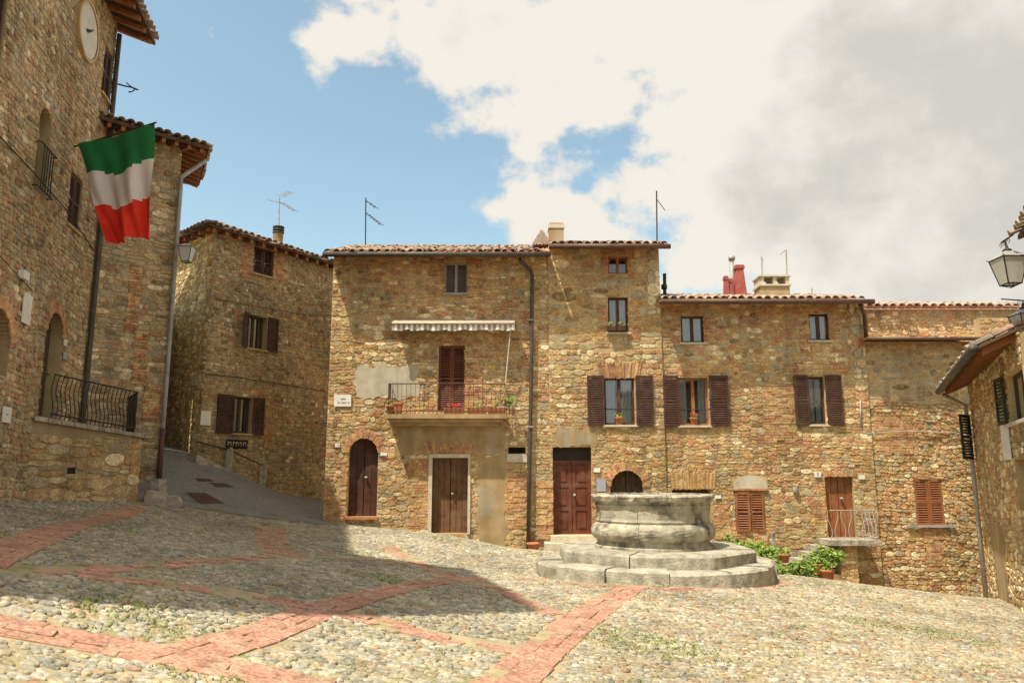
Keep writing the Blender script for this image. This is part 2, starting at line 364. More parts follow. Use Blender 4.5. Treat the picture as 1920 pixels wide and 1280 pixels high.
def pick(w):
    t = rnd.random() * sum(w.values())
    for k, x in w.items():
        t -= x
        if t <= 0: return k
    return k
def smooth_noise(u, v, s): return math.sin(u * .9 + s) * math.sin(v * 1.1 + s * 2.3) + .5 * math.sin(u * 2.3 + v * 1.7 + s * 5)
def fill(P, F, u0, u1, v0, v1, opens, w, ch=(.06, .165), cw=(.09, .34), seed=0., gap=.009, dep=(.004, .024), kind='rubble', warp=.05, name='stone', d0=0., w2=None):
    v = v0
    while v < v1 - .03:
        h = min(rnd.uniform(*ch), v1 - v)
        if v1 - v - h < ch[0] * .6: h = v1 - v
        u = u0 - rnd.uniform(0, cw[0]) if kind == 'rubble' else u0 - (.5 * cw[0] if rnd.random() < .5 else 0)
        while u < u1 - .02:
            wd = rnd.uniform(*cw) * (1 if kind != 'rubble' else (.75 + h * 2))
            a, b = max(u, u0), min(u + wd, u1); u += wd
            if b - a < .04: continue
            um = (a + b) / 2
            dv = warp * (math.sin(um * 1.7 + seed + v * .6) + .6 * math.sin(um * 4.1 + seed * 2 + v))
            subs = [(v + dv, v + h + dv)]
            if kind == 'rubble' and h > .15 and rnd.random() < .35:
                c = v + dv + h * rnd.uniform(.4, .6); subs = [(v + dv, c), (c, v + h + dv)]
            for (p, q) in subs:
                q = min(q, v1); p = max(p, v0); aa, bb = a, b; ok = q - p > .03
                for (x0, y0, x1, y1) in opens:
                    if not ok: break
                    if aa >= x1 or bb <= x0 or p >= y1 or q <= y0: continue
                    cuts = [((x0 - aa) / (bb - aa), 0), ((bb - x1) / (bb - aa), 1), ((y0 - p) / (q - p), 2), ((q - y1) / (q - p), 3)]
                    k, which = max(cuts)
                    if which == 0: bb = x0
                    elif which == 1: aa = x1
                    elif which == 2: q = y0
                    else: p = y1
                    if bb - aa < .045 or q - p < .035: ok = False
                if not ok: continue
                ww = w2 if (w2 and smooth_noise(um, v, seed) > .35) else w
                hh = q - p - gap; wl = bb - aa - gap
                if hh < .02 or wl < .03: continue
                th = 0 if kind == 'brick' else rnd.gauss(0, .04)
                ax = (F.u * math.cos(th) + UP * math.sin(th)); ay = (UP * math.cos(th) - F.u * math.sin(th))
                P.add(F.pt((aa + bb) / 2, (p + q) / 2, d0), ax * wl, ay * hh, F.n * rnd.uniform(*dep), pick(ww), kind, name)
        v += h
W_ROW = {'tan': 38, 'ochre': 20, 'grey': 15, 'cream': 12, 'brick': 9, 'brown': 7}
W_RED = {'tan': 24, 'ochre': 28, 'grey': 8, 'cream': 8, 'brick': 26, 'brown': 7}
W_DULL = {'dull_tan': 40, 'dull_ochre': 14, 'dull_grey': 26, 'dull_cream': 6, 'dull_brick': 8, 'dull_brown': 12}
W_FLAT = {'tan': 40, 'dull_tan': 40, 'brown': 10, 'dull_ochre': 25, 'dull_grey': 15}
W_BRICK = {'brick': 80, 'ochre': 14, 'tan': 6}
def bricks(P, F, rect, opens=(), w=None):
    fill(P, F, *[rect[i] for i in (0, 2, 1, 3)], opens, w or W_BRICK, ch=(.068, .078), cw=(.22, .28), gap=.014, dep=(.012, .03), kind='brick', warp=0, name='brick')
def soldier(P, F, u0, u1, v0, v1, fan=0., mat=None):
    n = max(2, round((u1 - u0) / .085)); s = (u1 - u0) / n; um = (u0 + u1) / 2
    for i in range(n):
        u = u0 + (i + .5) * s; t = (u - um) / (u1 - u0) * fan
        ax = F.u * math.cos(t) - UP * math.sin(t); ay = UP * math.cos(t) + F.u * math.sin(t)
        P.add(F.pt(u + t * .1, (v0 + v1) / 2, .004), ax * (s - .014), ay * (v1 - v0), F.n * rnd.uniform(.015, .03), mat or pick(W_BRICK), 'brick', 'brick')
def arch_rects(r, n=9):
    """opening with a round head, as bands"""
    u0, v0, u1, v1 = r; ra = (u1 - u0) / 2; vc = v1 - ra; um = (u0 + u1) / 2; out = [(u0, v0, u1, vc)]
    for i in range(n):
        a, b = ra * i / n, ra * (i + 1) / n; hw = math.sqrt(max(0, ra * ra - ((a + b) / 2) ** 2))
        out.append((um - hw, vc + a, um + hw, vc + b))
    return out
def arch_bricks(P, F, r, th=.2, mat=None):
    u0, v0, u1, v1 = r; ra = (u1 - u0) / 2; vc = v1 - ra; um = (u0 + u1) / 2; n = max(9, int(math.pi * (ra + th / 2) / .085))
    for i in range(n):
        w = math.pi * (i + .5) / n; rad = F.u * math.cos(w) + UP * math.sin(w); tan = UP * math.cos(w) - F.u * math.sin(w)
        P.add(F.pt(um, vc, .004) + rad * (ra + th / 2), rad * th, tan * (math.pi * (ra + th / 2) / n - .014), F.n * rnd.uniform(.02, .035), mat or pick(W_BRICK), 'brick', 'brick')
def backing(F, u0, u1, v0, v1, opens, mat, parent, depth=.32, name='wall'):
    us = sorted({u0, u1, *[min(max(x, u0), u1) for o in opens for x in (o[0], o[2])]})
    vs = sorted({v0, v1, *[min(max(x, v0), v1) for o in opens for x in (o[1], o[3])]})
    nu, nv = len(us) - 1, len(vs) - 1; mb = MB()
    def solid(i, j):
        if not (0 <= i < nu and 0 <= j < nv): return True
        a, b = (us[i] + us[i + 1]) / 2, (vs[j] + vs[j + 1]) / 2
        return not any(o[0] < a < o[2] and o[1] < b < o[3] for o in opens)
    for i in range(nu):
        for j in range(nv):
            a, b, c, d = us[i], us[i + 1], vs[j], vs[j + 1]
            if solid(i, j): mb.quad(F.pt(a, c), F.pt(b, c), F.pt(b, d), F.pt(a, d))
            else:
                if solid(i - 1, j): mb.quad(F.pt(a, c), F.pt(a, d), F.pt(a, d, -depth), F.pt(a, c, -depth))
                if solid(i + 1, j): mb.quad(F.pt(b, c), F.pt(b, c, -depth), F.pt(b, d, -depth), F.pt(b, d))
                if solid(i, j - 1): mb.quad(F.pt(a, c), F.pt(a, c, -depth), F.pt(b, c, -depth), F.pt(b, c))
                if solid(i, j + 1): mb.quad(F.pt(a, d), F.pt(b, d), F.pt(b, d, -depth), F.pt(a, d, -depth))
    return mb.build(name, mat, parent)
def body(F, u0, u1, v0, v1, depth, parent, mat='mortar_dark', i0=.02, i1=.02):
    """the hidden sides and back of a building"""
    mb = MB(); a, b = u0 + i0, u1 - i1; p = lambda u, v, d: F.pt(u, v, d)
    for u in (a, b): mb.quad(p(u, v0, -.004), p(u, v1, -.004), p(u, v1, -depth), p(u, v0, -depth))
    mb.quad(p(a, v0, -depth), p(b, v0, -depth), p(b, v1, -depth), p(a, v1, -depth))
    mb.quad(p(a, v1 - .004, -.004), p(b, v1 - .004, -.004), p(b, v1 - .004, -depth), p(a, v1 - .004, -depth))
    return mb.build('body', mat, parent)

# ------------------------------------------------------------------ roofs
def tile_mesh():
    mb = MB(); n = 7
    for z, r, dz in ((0, .095, .012), (.46, .075, 0)):
        for rr in (r, r - .016):
            for j in range(n):
                w = math.pi * j / (n - 1); mb.v.append((rr * math.cos(w), z, rr * math.sin(w) * .85 + dz))
    for j in range(n - 1):
        mb.f += [(j, j + 1, 2 * n + j + 1, 2 * n + j), (n + j + 1, n + j, 3 * n + j, 3 * n + j + 1), (j + 1, j, n + j, n + j + 1)]
    me = bpy.data.meshes.new('roof_tile'); me.from_pydata(mb.v, [], mb.f); me.materials.append(MATS['tile'])
    me.polygons.foreach_set('use_smooth', [True] * len(mb.f)); me.update(); return me, np.array(mb.v), mb.f
TILE, TV, TF = tile_mesh()
def tiles(parent, e0, du, length, up, courses, singles=1, sp=.225, jit=1., ok=None):
    """barrel tiles: e0 eave start, du along the eave, up the unit slope vector"""
    nrm = du.cross(up).normalized()
    VV = []; FF = []; TO = []; k = 0; n = int(length / sp)
    for i in range(n):
        for c in range(courses):
            if ok and not ok((i + .5) * sp, c * .37): continue
            a = rnd.gauss(0, .05) * jit; x = (du * math.cos(a) + up * math.sin(a)); y = (up * math.cos(a) - du * math.sin(a))
            s = rnd.uniform(.92, 1.1)
            o_ = e0 + du * ((i + .5) * sp + rnd.gauss(0, .012) * jit) + up * (c * .37 - .07 + rnd.gauss(0, .02) * jit) + nrm * (.02 + .012 * rnd.random())
            y2 = (y + nrm * .045).normalized(); z2 = x.cross(y2)
            if c < singles:
                o = bpy.data.objects.new('roof_tile', TILE)
                M = Matrix((x * s, y2, z2 * s)).transposed().to_4x4(); M.translation = o_
                o.matrix_basis = M; C.objects.link(o); setparent(o, parent)
            else:
                VV.append(TV @ np.array([(x * s)[:], y2[:], (z2 * s)[:]]) + np.array(o_[:]))
                FF += [tuple(q + k for q in f) for f in TF]; k += len(TV); TO += [rnd.random()] * len(TF)
    if VV:
        me = bpy.data.meshes.new('tiling'); me.from_pydata(np.concatenate(VV).tolist(), [], FF); me.materials.append(MATS['tile'])
        at_ = me.attributes.new('tone', 'FLOAT', 'FACE'); at_.data.foreach_set('value', TO); me.update()
        o = link('tiling', me, parent); o['kind'] = 'stuff'
def pent_roof(parent, F, u0, u1, z, over, depth, pitch, gut='gutter', rafters=0., courses=9, ou0=0., ou1=0., thick=.07, singles=1, jit=1.):
    """a roof plane rising from the eave in front of wall F; z is the height of the eave's lower edge"""
    tp = math.tan(pitch); a, b = u0 - ou0, u1 + ou1
    zz = lambda d: z + (over - d) * tp
    mb = MB()
    mb.hexa([F.pt(a, zz(over), over), F.pt(b, zz(over), over), F.pt(b, zz(-depth), -depth), F.pt(a, zz(-depth), -depth)],
            [F.pt(a, zz(over) + thick, over), F.pt(b, zz(over) + thick, over), F.pt(b, zz(-depth) + thick, -depth), F.pt(a, zz(-depth) + thick, -depth)])
    roof = mb.build('roof', 'beam' if rafters else 'terracotta', parent)
    up = (-F.n * math.cos(pitch) + UP * math.sin(pitch))
    tiles(roof, F.pt(a, zz(over) + thick, over), F.u, b - a, up, courses, singles, jit=jit)
    if gut:
        g = MB(); g.tube([F.pt(a - .02, z + .01, over + .075), F.pt(b + .02, z + .01, over + .075)], .07, 10); g.build('gutter', gut, parent, True)
    if rafters:
        n = int((b - a) / rafters)
        for i in range(n):
            u = a + (i + .5) * (b - a) / n; m = MB(); w = .05
            m.hexa([F.pt(u - w, zz(over - .06) - .12, over - .06), F.pt(u + w, zz(over - .06) - .12, over - .06), F.pt(u + w, zz(-.1) - .12, -.1), F.pt(u - w, zz(-.1) - .12, -.1)],
                   [F.pt(u - w, zz(over - .06) - .003, over - .06), F.pt(u + w, zz(over - .06) - .003, over - .06), F.pt(u + w, zz(-.1) - .003, -.1), F.pt(u - w, zz(-.1) - .003, -.1)])
            m.build('rafter', 'wood_orange', roof)
    return roof
def hip_roof(parent, FA, ua, FB, ub, z, over, pitch, lenA, lenB, depth, thick=.08, rafters=.4, courses=7):
    """two planes meeting on a hip over the corner where wall FA begins and wall FB ends (u = ua, ub there)"""
    # eave corner: intersection of both eave lines
    nA, nB = FA.n, FB.n; c0 = FA.pt(ua, 0)
    det = nA.x * nB.y - nA.y * nB.x
    off = Vector(((over * nB.y - over * nA.y) / det, (nA.x * over - nB.x * over) / det, 0))
    ino = off * (-depth / over)
    e0 = c0 + off + UP * z; top = c0 + ino + UP * (z + (depth + over) * math.tan(pitch))
    eA = e0 + FA.u * lenA; tA = top + FA.u * lenA; eB = e0 - FB.u * lenB; tB = top - FB.u * lenB
    T = UP * thick; mb = MB()
    mb.hexa([e0, eA, tA, top], [e0 + T, eA + T, tA + T, top + T]); mb.hexa([eB, e0, top, tB], [eB + T, e0 + T, top + T, tB + T])
    roof = mb.build('roof', 'beam', parent)
    for F, st, ln, s in ((FA, e0, lenA, 0), (FB, eB, lenB, 1)):
        up = -F.n * math.cos(pitch) + UP * math.sin(pitch)
        hipslope = abs(off.dot(F.u)) / over
        ok = (lambda x, t, h=hipslope: x > t * h * math.cos(pitch)) if s == 0 else (lambda x, t, h=hipslope, l=ln: l - x > t * h * math.cos(pitch))
        if off.dot(F.u) * (1 if s else -1) < 0: ok = None
        tiles(roof, st + T, F.u, ln, up, courses, 1, ok=ok)
        n = int(ln / rafters) if rafters else 0
        for i in range(n):
            x = (i + .5) * ln / n; m = MB(); w = F.u * .05; p = st + F.u * x - F.n * .05; q = p - F.n * (over + .05) + UP * (over + .05) * math.tan(pitch)
            lo = UP * -.12; hi = UP * (.05 * math.tan(pitch) - .004)
            m.hexa([p - w + lo, p + w + lo, q + w + lo, q - w + lo], [p - w + hi, p + w + hi, q + w + hi, q - w + hi]); m.build('rafter', 'wood_orange', roof)
    return roof

# ------------------------------------------------------------------ doors and windows
def window(F, parent, r, frame='wood_dark', curtain=True, d=-.14, lights=2, sill='travertine', shut=None, fw=.055, glass='glass', cover=.42):
    u0, v0, u1, v1 = r; mb = MB(); um = (u0 + u1) / 2
    for a, b, c, e in ((u0, u0 + fw, v0, v1), (u1 - fw, u1, v0, v1), (u0 + fw, u1 - fw, v0, v0 + fw), (u0 + fw, u1 - fw, v1 - fw, v1)):
        mb.fbox(F, a, b, c, e, d - .05, d)
    if lights == 2: mb.fbox(F, um - fw * .75, um + fw * .75, v0 + fw, v1 - fw, d - .05, d + .008)
    w = mb.build('window', frame, parent)
    for (a, b) in (((u0 + fw, um - fw * .75), (um + fw * .75, u1 - fw)) if lights == 2 else ((u0 + fw, u1 - fw),)):
        p = MB(); p.fbox(F, a, b, v0 + fw, v1 - fw, d - .032, d - .026); p.build('pane', glass, w)
    if curtain:
        for (a, b) in ((u0 + fw, u0 + (u1 - u0) * cover), (u1 - (u1 - u0) * cover, u1 - fw)):
            c = MB(); n = 18
            pts = [(a + (b - a) * i / n, d - .10 + .018 * math.sin(i * 1.9 + a)) for i in range(n + 1)]
            for i in range(n):
                c.quad(F.pt(pts[i][0], v0 + .03, pts[i][1]), F.pt(pts[i + 1][0], v0 + .03, pts[i + 1][1]), F.pt(pts[i + 1][0], v1 - .03, pts[i + 1][1]), F.pt(pts[i][0], v1 - .03, pts[i][1]))
            c.build('curtain', 'curtain', w, True)
    if sill:
        s = MB(); s.fbox(F, u0 - .06, u1 + .06, v0 - .055, v0 - .004, -.12, .075); s.build('sill', sill, w)
    return w
def shutter(F, parent, r, mat='wood_shutter', d=.045, th=.035, tilt=0., solid=False, name='shutter'):
    """a louvred leaf; tilt swings its outer edge away from the wall"""
    u0, v0, u1, v1 = r; mb = MB(); fw = .055; G = F
    if tilt:
        hinge = u0 if tilt > 0 else u1; a = abs(tilt)
        G = Face(F.pt(hinge, 0, d), F.u * math.cos(a) + (F.n if tilt > 0 else -F.n) * math.sin(a))
        L_ = u1 - u0; u0, u1 = (0, L_) if tilt > 0 else (-L_, 0); d = 0
    for a, b, c, e in ((u0, u0 + fw, v0, v1), (u1 - fw, u1, v0, v1), (u0 + fw, u1 - fw, v0, v0 + .07), (u0 + fw, u1 - fw, v1 - .07, v1), (u0 + fw, u1 - fw, (v0 + v1) / 2 - .03, (v0 + v1) / 2 + .03)):
        mb.fbox(G, a, b, c, e, d, d + th)
    if solid: mb.fbox(G, u0 + fw, u1 - fw, v0 + .07, v1 - .07, d + .008, d + th - .01)
    else:
        n = int((v1 - v0 - .2) / .055)
        for i in range(n):
            v = v0 + .08 + (v1 - v0 - .16) * (i + .5) / n
            if abs(v - (v0 + v1) / 2) < .05: continue
            mb.hexa([G.pt(u0 + fw, v - .022, d + th - .006), G.pt(u1 - fw, v - .022, d + th - .006), G.pt(u1 - fw, v + .012, d + .004), G.pt(u0 + fw, v + .012, d + .004)],
                    [G.pt(u0 + fw, v - .012, d + th - .002), G.pt(u1 - fw, v - .012, d + th - .002), G.pt(u1 - fw, v + .022, d + .008), G.pt(u0 + fw, v + .022, d + .008)])
    return mb.build(name, mat, parent)
def door(F, parent, r, mat='wood_red', d=-.16, leaves=2, panels=3, arch=False, transom=0., planks=False):
    u0, v0, u1, v1 = r; root = None; top = v1 - transom; n = leaves; w = (u1 - u0) / n
    for k in range(n):
        a, b = u0 + k * w + .006, u0 + (k + 1) * w - .006; mb = MB()
        mb.fbox(F, a, b, v0, top, d - .05, d - .015)
        if planks:
            q = max(2, int((b - a) / .13))
            for i in range(q): mb.fbox(F, a + (b - a) * i / q + .006, a + (b - a) * (i + 1) / q - .006, v0 + .01, top - .005, d - .014, d + .004 + .004 * rnd.random())
        else:
            fw = .09; hh = (top - v0 - .1) / panels
            mb.fbox(F, a, a + fw, v0, top, d - .014, d + .006); mb.fbox(F, b - fw, b, v0, top, d - .014, d + .006)
            for i in range(panels + 1):
                y = v0 + (top - v0 - .10) * i / panels; mb.fbox(F, a + fw, b - fw, y, y + .10, d - .014, d + .006)
            for i in range(panels):
                y = v0 + (top - v0 - .10) * i / panels; mb.fbox(F, a + fw + .05, b - fw - .05, y + .15, y + hh - .05, d - .014, d)
        o = mb.build('door', mat, parent); root = root or o
    h = MB(); um = u0 + w if n == 2 else u1 - .1
    h.tube([F.pt(um + .06, v0 + 1.0, d + .006), F.pt(um + .06, v0 + 1.0, d + .06)], .022, 8); h.tube([F.pt(um + .06, v0 + .98, d + .055), F.pt(um + .06, v0 + 1.02, d + .075)], .035, 8)
    h.build('handle', 'pale_iron', root)
    if transom:
        t = MB(); t.fbox(F, u0, u1, top + .004, v1, d - .05, d - .01); t.build('transom', 'interior', root)
    return root
def leaves_obj(name, parent, c, rad, n, mat='leaf', size=.06, rg=None, stems=True):
    rg = rg or rnd; mb = MB()
    for _ in range(n):
        while True:
            p = Vector((rg.uniform(-1, 1), rg.uniform(-1, 1), rg.uniform(-1, 1)))
            if p.length < 1 and p.length > .25: break
        bump_ = .8 + .25 * math.sin(p.x * 5 + c[0] * 3) * math.sin(p.y * 4 + 1) + .15 * math.sin(p.z * 7)
        p = Vector((p.x * rad[0], p.y * rad[1], p.z * rad[2])) * bump_ + Vector(c)
        a = Vector((rg.gauss(0, 1), rg.gauss(0, 1), rg.gauss(0, .6))).normalized(); b = a.orthogonal().normalized()
        b = (b + a.cross(b) * rg.uniform(-1, 1)).normalized(); s = size * rg.uniform(.6, 1.35)
        mb.add((p - a * s, p + b * s * .5, p + a * s, p - b * s * .5), ((0, 1, 2, 3),))
    o = mb.build(name, mat, parent)
    at_ = o.data.attributes.new('tone', 'FLOAT', 'FACE'); at_.data.foreach_set('value', [rg.random() for _ in mb.f])
    return o
def flower_pot(loc, r, h, label, plant=None, square=False, group='flower pots', mats='terracotta', n=90, petals=0, spread=1.5, tall=1.0):
    loc = Vector(loc); t = empty('flower_pot', loc, label, 'flower pot', group); mb = MB()
    prof = [(0, 0), (r * .68, 0), (r * .95, h * .80), (r * 1.06, h * .80), (r * 1.06, h), (r * .9, h), (r * .88, h * .86), (0, h * .86)]
    mb.lathe(loc, prof, 4 if square else 18, a0=math.pi / 4 if square else 0, a1=2 * math.pi + (math.pi / 4 if square else 0))
    mb.build('pot', mats, t, not square)
    if plant: leaves_obj('foliage', t, loc + UP * (h + r * .55 * tall), (r * spread, r * spread, r * tall), n, plant, size=max(.03, r * .28))
    if petals: leaves_obj('blossom', t, loc + UP * (h + r * .95 * tall), (r * spread * .95, r * spread * .95, r * .55 * tall), petals, 'petal', size=max(.025, r * .22))
    return t

# ================================================================== GROUND
def tps_ground():
    pts = []
    for px, py, Y in ((50, 941, 14.8), (150, 941, 16.1), (262, 942, 17.4), (315, 922, 18.9), (368, 856, 22), (500, 916, 24.2), (604, 939, 26),
                      (608, 978, 20.5), (700, 988, 20.5), (850, 1004, 20.5), (990, 1035, 20.5), (1080, 1041, 20.4), (1200, 1050, 20.5), (1340, 1058, 20.5), (1460, 1074, 20.5),
                      (1600, 1112, 20.4), (1720, 1116, 20.4), (1840, 1121, 20.4), (1848, 1124, 18), (1920, 1130, 16),
                      (1230, 1096, 12.7), (1020, 1083, 14.2), (1440, 1090, 14.2), (1030, 1150, 9.0), (1030, 1035, 17.5)):
        pts.append(at(px, py, Y))
    for p in ((0, 0, .1), (-3, 3, .62), (4, 3, -.15), (0, 6.2, .04), (-2, 4.5, .32), (-4.1, 6, .88), (-5.5, 8, 1.0), (6, 7, -.38), (-7.3, 10.7, 1.05), (-8, 5, 1.4), (10, 6, -.75), (9.5, 11, -.9), (0, -8, .3), (-9, -6, 1.2), (10, -6, -.7),
              (-12, 17, 1.4), (-12, 12, 1.5), (-13, 26, 3.2), (-6, 30, .7), (13, 20, -1.7), (14, 12, -1.2), (0, 30, -.6), (10, 28, -1.8), (-4.5, 15, .36), (-6.5, 18, .6)):
        pts.append(Vector(p))
    P = np.array([p[:] for p in pts]); n = len(P)
    d = np.linalg.norm(P[:, None, :2] - P[None, :, :2], axis=2)
    K = np.where(d > 0, d * d * np.log(d + 1e-12), 0) + np.eye(n) * .35
    Q = np.c_[np.ones(n), P[:, :2]]; A = np.block([[K, Q], [Q.T, np.zeros((3, 3))]])
    s = np.linalg.solve(A, np.r_[P[:, 2], np.zeros(3)])
    def f(x, y):
        x = np.asarray(x, float); y = np.asarray(y, float)
        xc = np.clip(x, -14, 15); yc = np.clip(y, -9, 31)
        r = np.sqrt((xc[..., None] - P[:, 0]) ** 2 + (yc[..., None] - P[:, 1]) ** 2)
        return (np.where(r > 0, r * r * np.log(r + 1e-12), 0) @ s[:n]) + s[n] + s[n + 1] * xc + s[n + 2] * yc
    return f
GZ = tps_ground()
def gz(x, y): return float(GZ(x, y))
def ground_hit(px, py):
    d = ray(px, py); o = Vector((0, 0, CZ)); prev = 0; t = .8
    while t < 45:
        q = o + d * t
        if q.z < gz(q.x, q.y):
            a, b = prev, t
            for _ in range(25):
                m = (a + b) / 2; q = o + d * m
                if q.z < gz(q.x, q.y): b = m
                else: a = m
            return o + d * b
        prev = t; t += .15
    return o + d * 30
def sheet(name, xs, ys, dz, mat, keep=None):
    X, Y = np.meshgrid(xs, ys); Z = GZ(X, Y) + dz; nx = len(xs); V = np.c_[X.ravel(), Y.ravel(), Z.ravel()]
    F_ = [(j * nx + i, j * nx + i + 1, (j + 1) * nx + i + 1, (j + 1) * nx + i) for j in range(len(ys) - 1) for i in range(nx - 1)
          if keep is None or keep((xs[i] + xs[i + 1]) / 2, (ys[j] + ys[j + 1]) / 2)]
    me = bpy.data.meshes.new(name); me.from_pydata(V.tolist(), [], F_); me.materials.append(MATS[mat])
    me.polygons.foreach_set('use_smooth', [True] * len(F_)); me.update(); return tag(link(name, me), kind='structure')
far = [-400, -150, -60, -30]; fin = list(np.arange(-16, 17, .5))
ground = sheet('piazza_ground', np.array(far + fin + [30, 60, 150, 400.]), np.array([-60, -25] + list(np.arange(-10, 34, .5)) + [60, 150, 400.]), 0, 'dirt')
ra, rb = ground_hit(332, 948), ground_hit(606, 984)
rdir = (rb - ra).normalized(); rn = Vector((-rdir.y, rdir.x, 0))
def is_road(x, y): return (Vector((x, y, 0)) - ra).dot(rn) > 0 and x < -4.6 and y > 15
# asphalt lane: fine grid behind the line where the cobbles end
lane_rows = 30; lane_cols = 40; V = []; F_ = []
for j in range(lane_rows + 1):
    for i in range(lane_cols + 1):
        p = ra - rdir * 3.2 + rdir * (8.6 * i / lane_cols) + rn * (14 * j / lane_rows)
        V.append((p.x, p.y, gz(p.x, p.y) + .018))
for j in range(lane_rows):
    for i in range(lane_cols): F_.append((j * (lane_cols + 1) + i, j * (lane_cols + 1) + i + 1, (j + 1) * (lane_cols + 1) + i + 1, (j + 1) * (lane_cols + 1) + i))
me = bpy.data.meshes.new('lane_road'); me.from_pydata(V, [], F_); me.materials.append(MATS['asphalt']); me.polygons.foreach_set('use_smooth', [True] * len(F_)); me.update()
road = tag(link('lane_road', me), kind='structure')
for k, (a, b, c, d) in enumerate((((350, 925), (385, 925), (420, 945), (375, 946)), ((392, 906), (425, 908), (440, 915), (405, 914)), ((365, 898), (392, 899), (402, 904), (372, 904)))):
    mb = MB(); q = [ground_hit(*t) + UP * .026 for t in (d, c, b, a)]; mb.quad(*q); mb.build('road_patch', 'wood_old', road)
# brick strips across the cobbles
STRIPS = [([(-60, 1158), (0, 1172), (170, 1203), (330, 1232), (480, 1262), (640, 1300)], .37),
          ([(330, 1234), (480, 1192), (620, 1137), (720, 1110), (808, 1092), (905, 1084)], .37),
          ([(925, 1300), (1040, 1200), (1120, 1140), (1190, 1098)], .42),
          ([(-40, 1052), (60, 1012), (140, 982), (255, 950)], .44),
          ([(30, 1068), (130, 1068), (283, 1063), (466, 1047), (566, 1042), (700, 1047), (800, 1062)], .3),
          ([(180, 1080), (300, 1094), (427, 1110), (560, 1133), (680, 1158), (815, 1192), (1000, 1222)], .33),
          ([(505, 990), (522, 1040)], .6), ([(728, 1026), (815, 1070), (862, 1086)], .36), ([(900, 1092), (1035, 1152)], .3),
          ([(950, 1083), (1100, 1098), (1250, 1106), (1420, 1100), (1480, 1090)], .3)]
strip_segs = []
SP = Pieces('brick')
for si, (pl, wd) in enumerate(STRIPS):
    worn = .05 if si in (0, 1, 2, 3) else .5
    w = [ground_hit(*p) for p in pl]
    for a, b in zip(w, w[1:]): strip_segs.append((a.x, a.y, b.x, b.y, wd / 2))
    # walk along the polyline laying rows of pavers
    L_ = [0]
    for a, b in zip(w, w[1:]): L_.append(L_[-1] + (Vector((b.x, b.y)) - Vector((a.x, a.y))).length)
    rows = max(2, round(wd / .13)); bl = .27
    def along(t):
        for i in range(len(w) - 1):
            if t <= L_[i + 1] or i == len(w) - 2:
                k = (t - L_[i]) / max(1e-6, L_[i + 1] - L_[i]); d = Vector((w[i + 1].x - w[i].x, w[i + 1].y - w[i].y, 0)).normalized()
                return Vector((w[i].x + (w[i + 1].x - w[i].x) * k, w[i].y + (w[i + 1].y - w[i].y) * k, 0)), d
    for r in range(rows):
        t = (.5 if r % 2 else 0) * bl
        while t < L_[-1]:
            c, d = along(t); s = Vector((-d.y, d.x, 0)); o = ((r + .5) / rows - .5) * wd
            c = c + s * (o + rnd.gauss(0, .004)); z = gz(c.x, c.y); e = .1
            nx = Vector((gz(c.x - e, c.y) - gz(c.x + e, c.y), gz(c.x, c.y - e) - gz(c.x, c.y + e), 2 * e)).normalized()
            ax = (d - nx * d.dot(nx)).normalized(); ay = nx.cross(ax)
            x, y = proj((c.x, c.y, z))
            if -80 < x < 2000 and y < 1330 and rnd.random() > worn:
                SP.add(Vector((c.x, c.y, z + rnd.uniform(-.006, .006))), ax * (bl - rnd.uniform(.014, .03)), ay * (wd / rows - rnd.uniform(.012, .022)), nx * .013, 'paver', 'brick', 'paving_brick')
            t += bl
SP.finish(ground, 'brick_paving')
SEG = np.array(strip_segs)
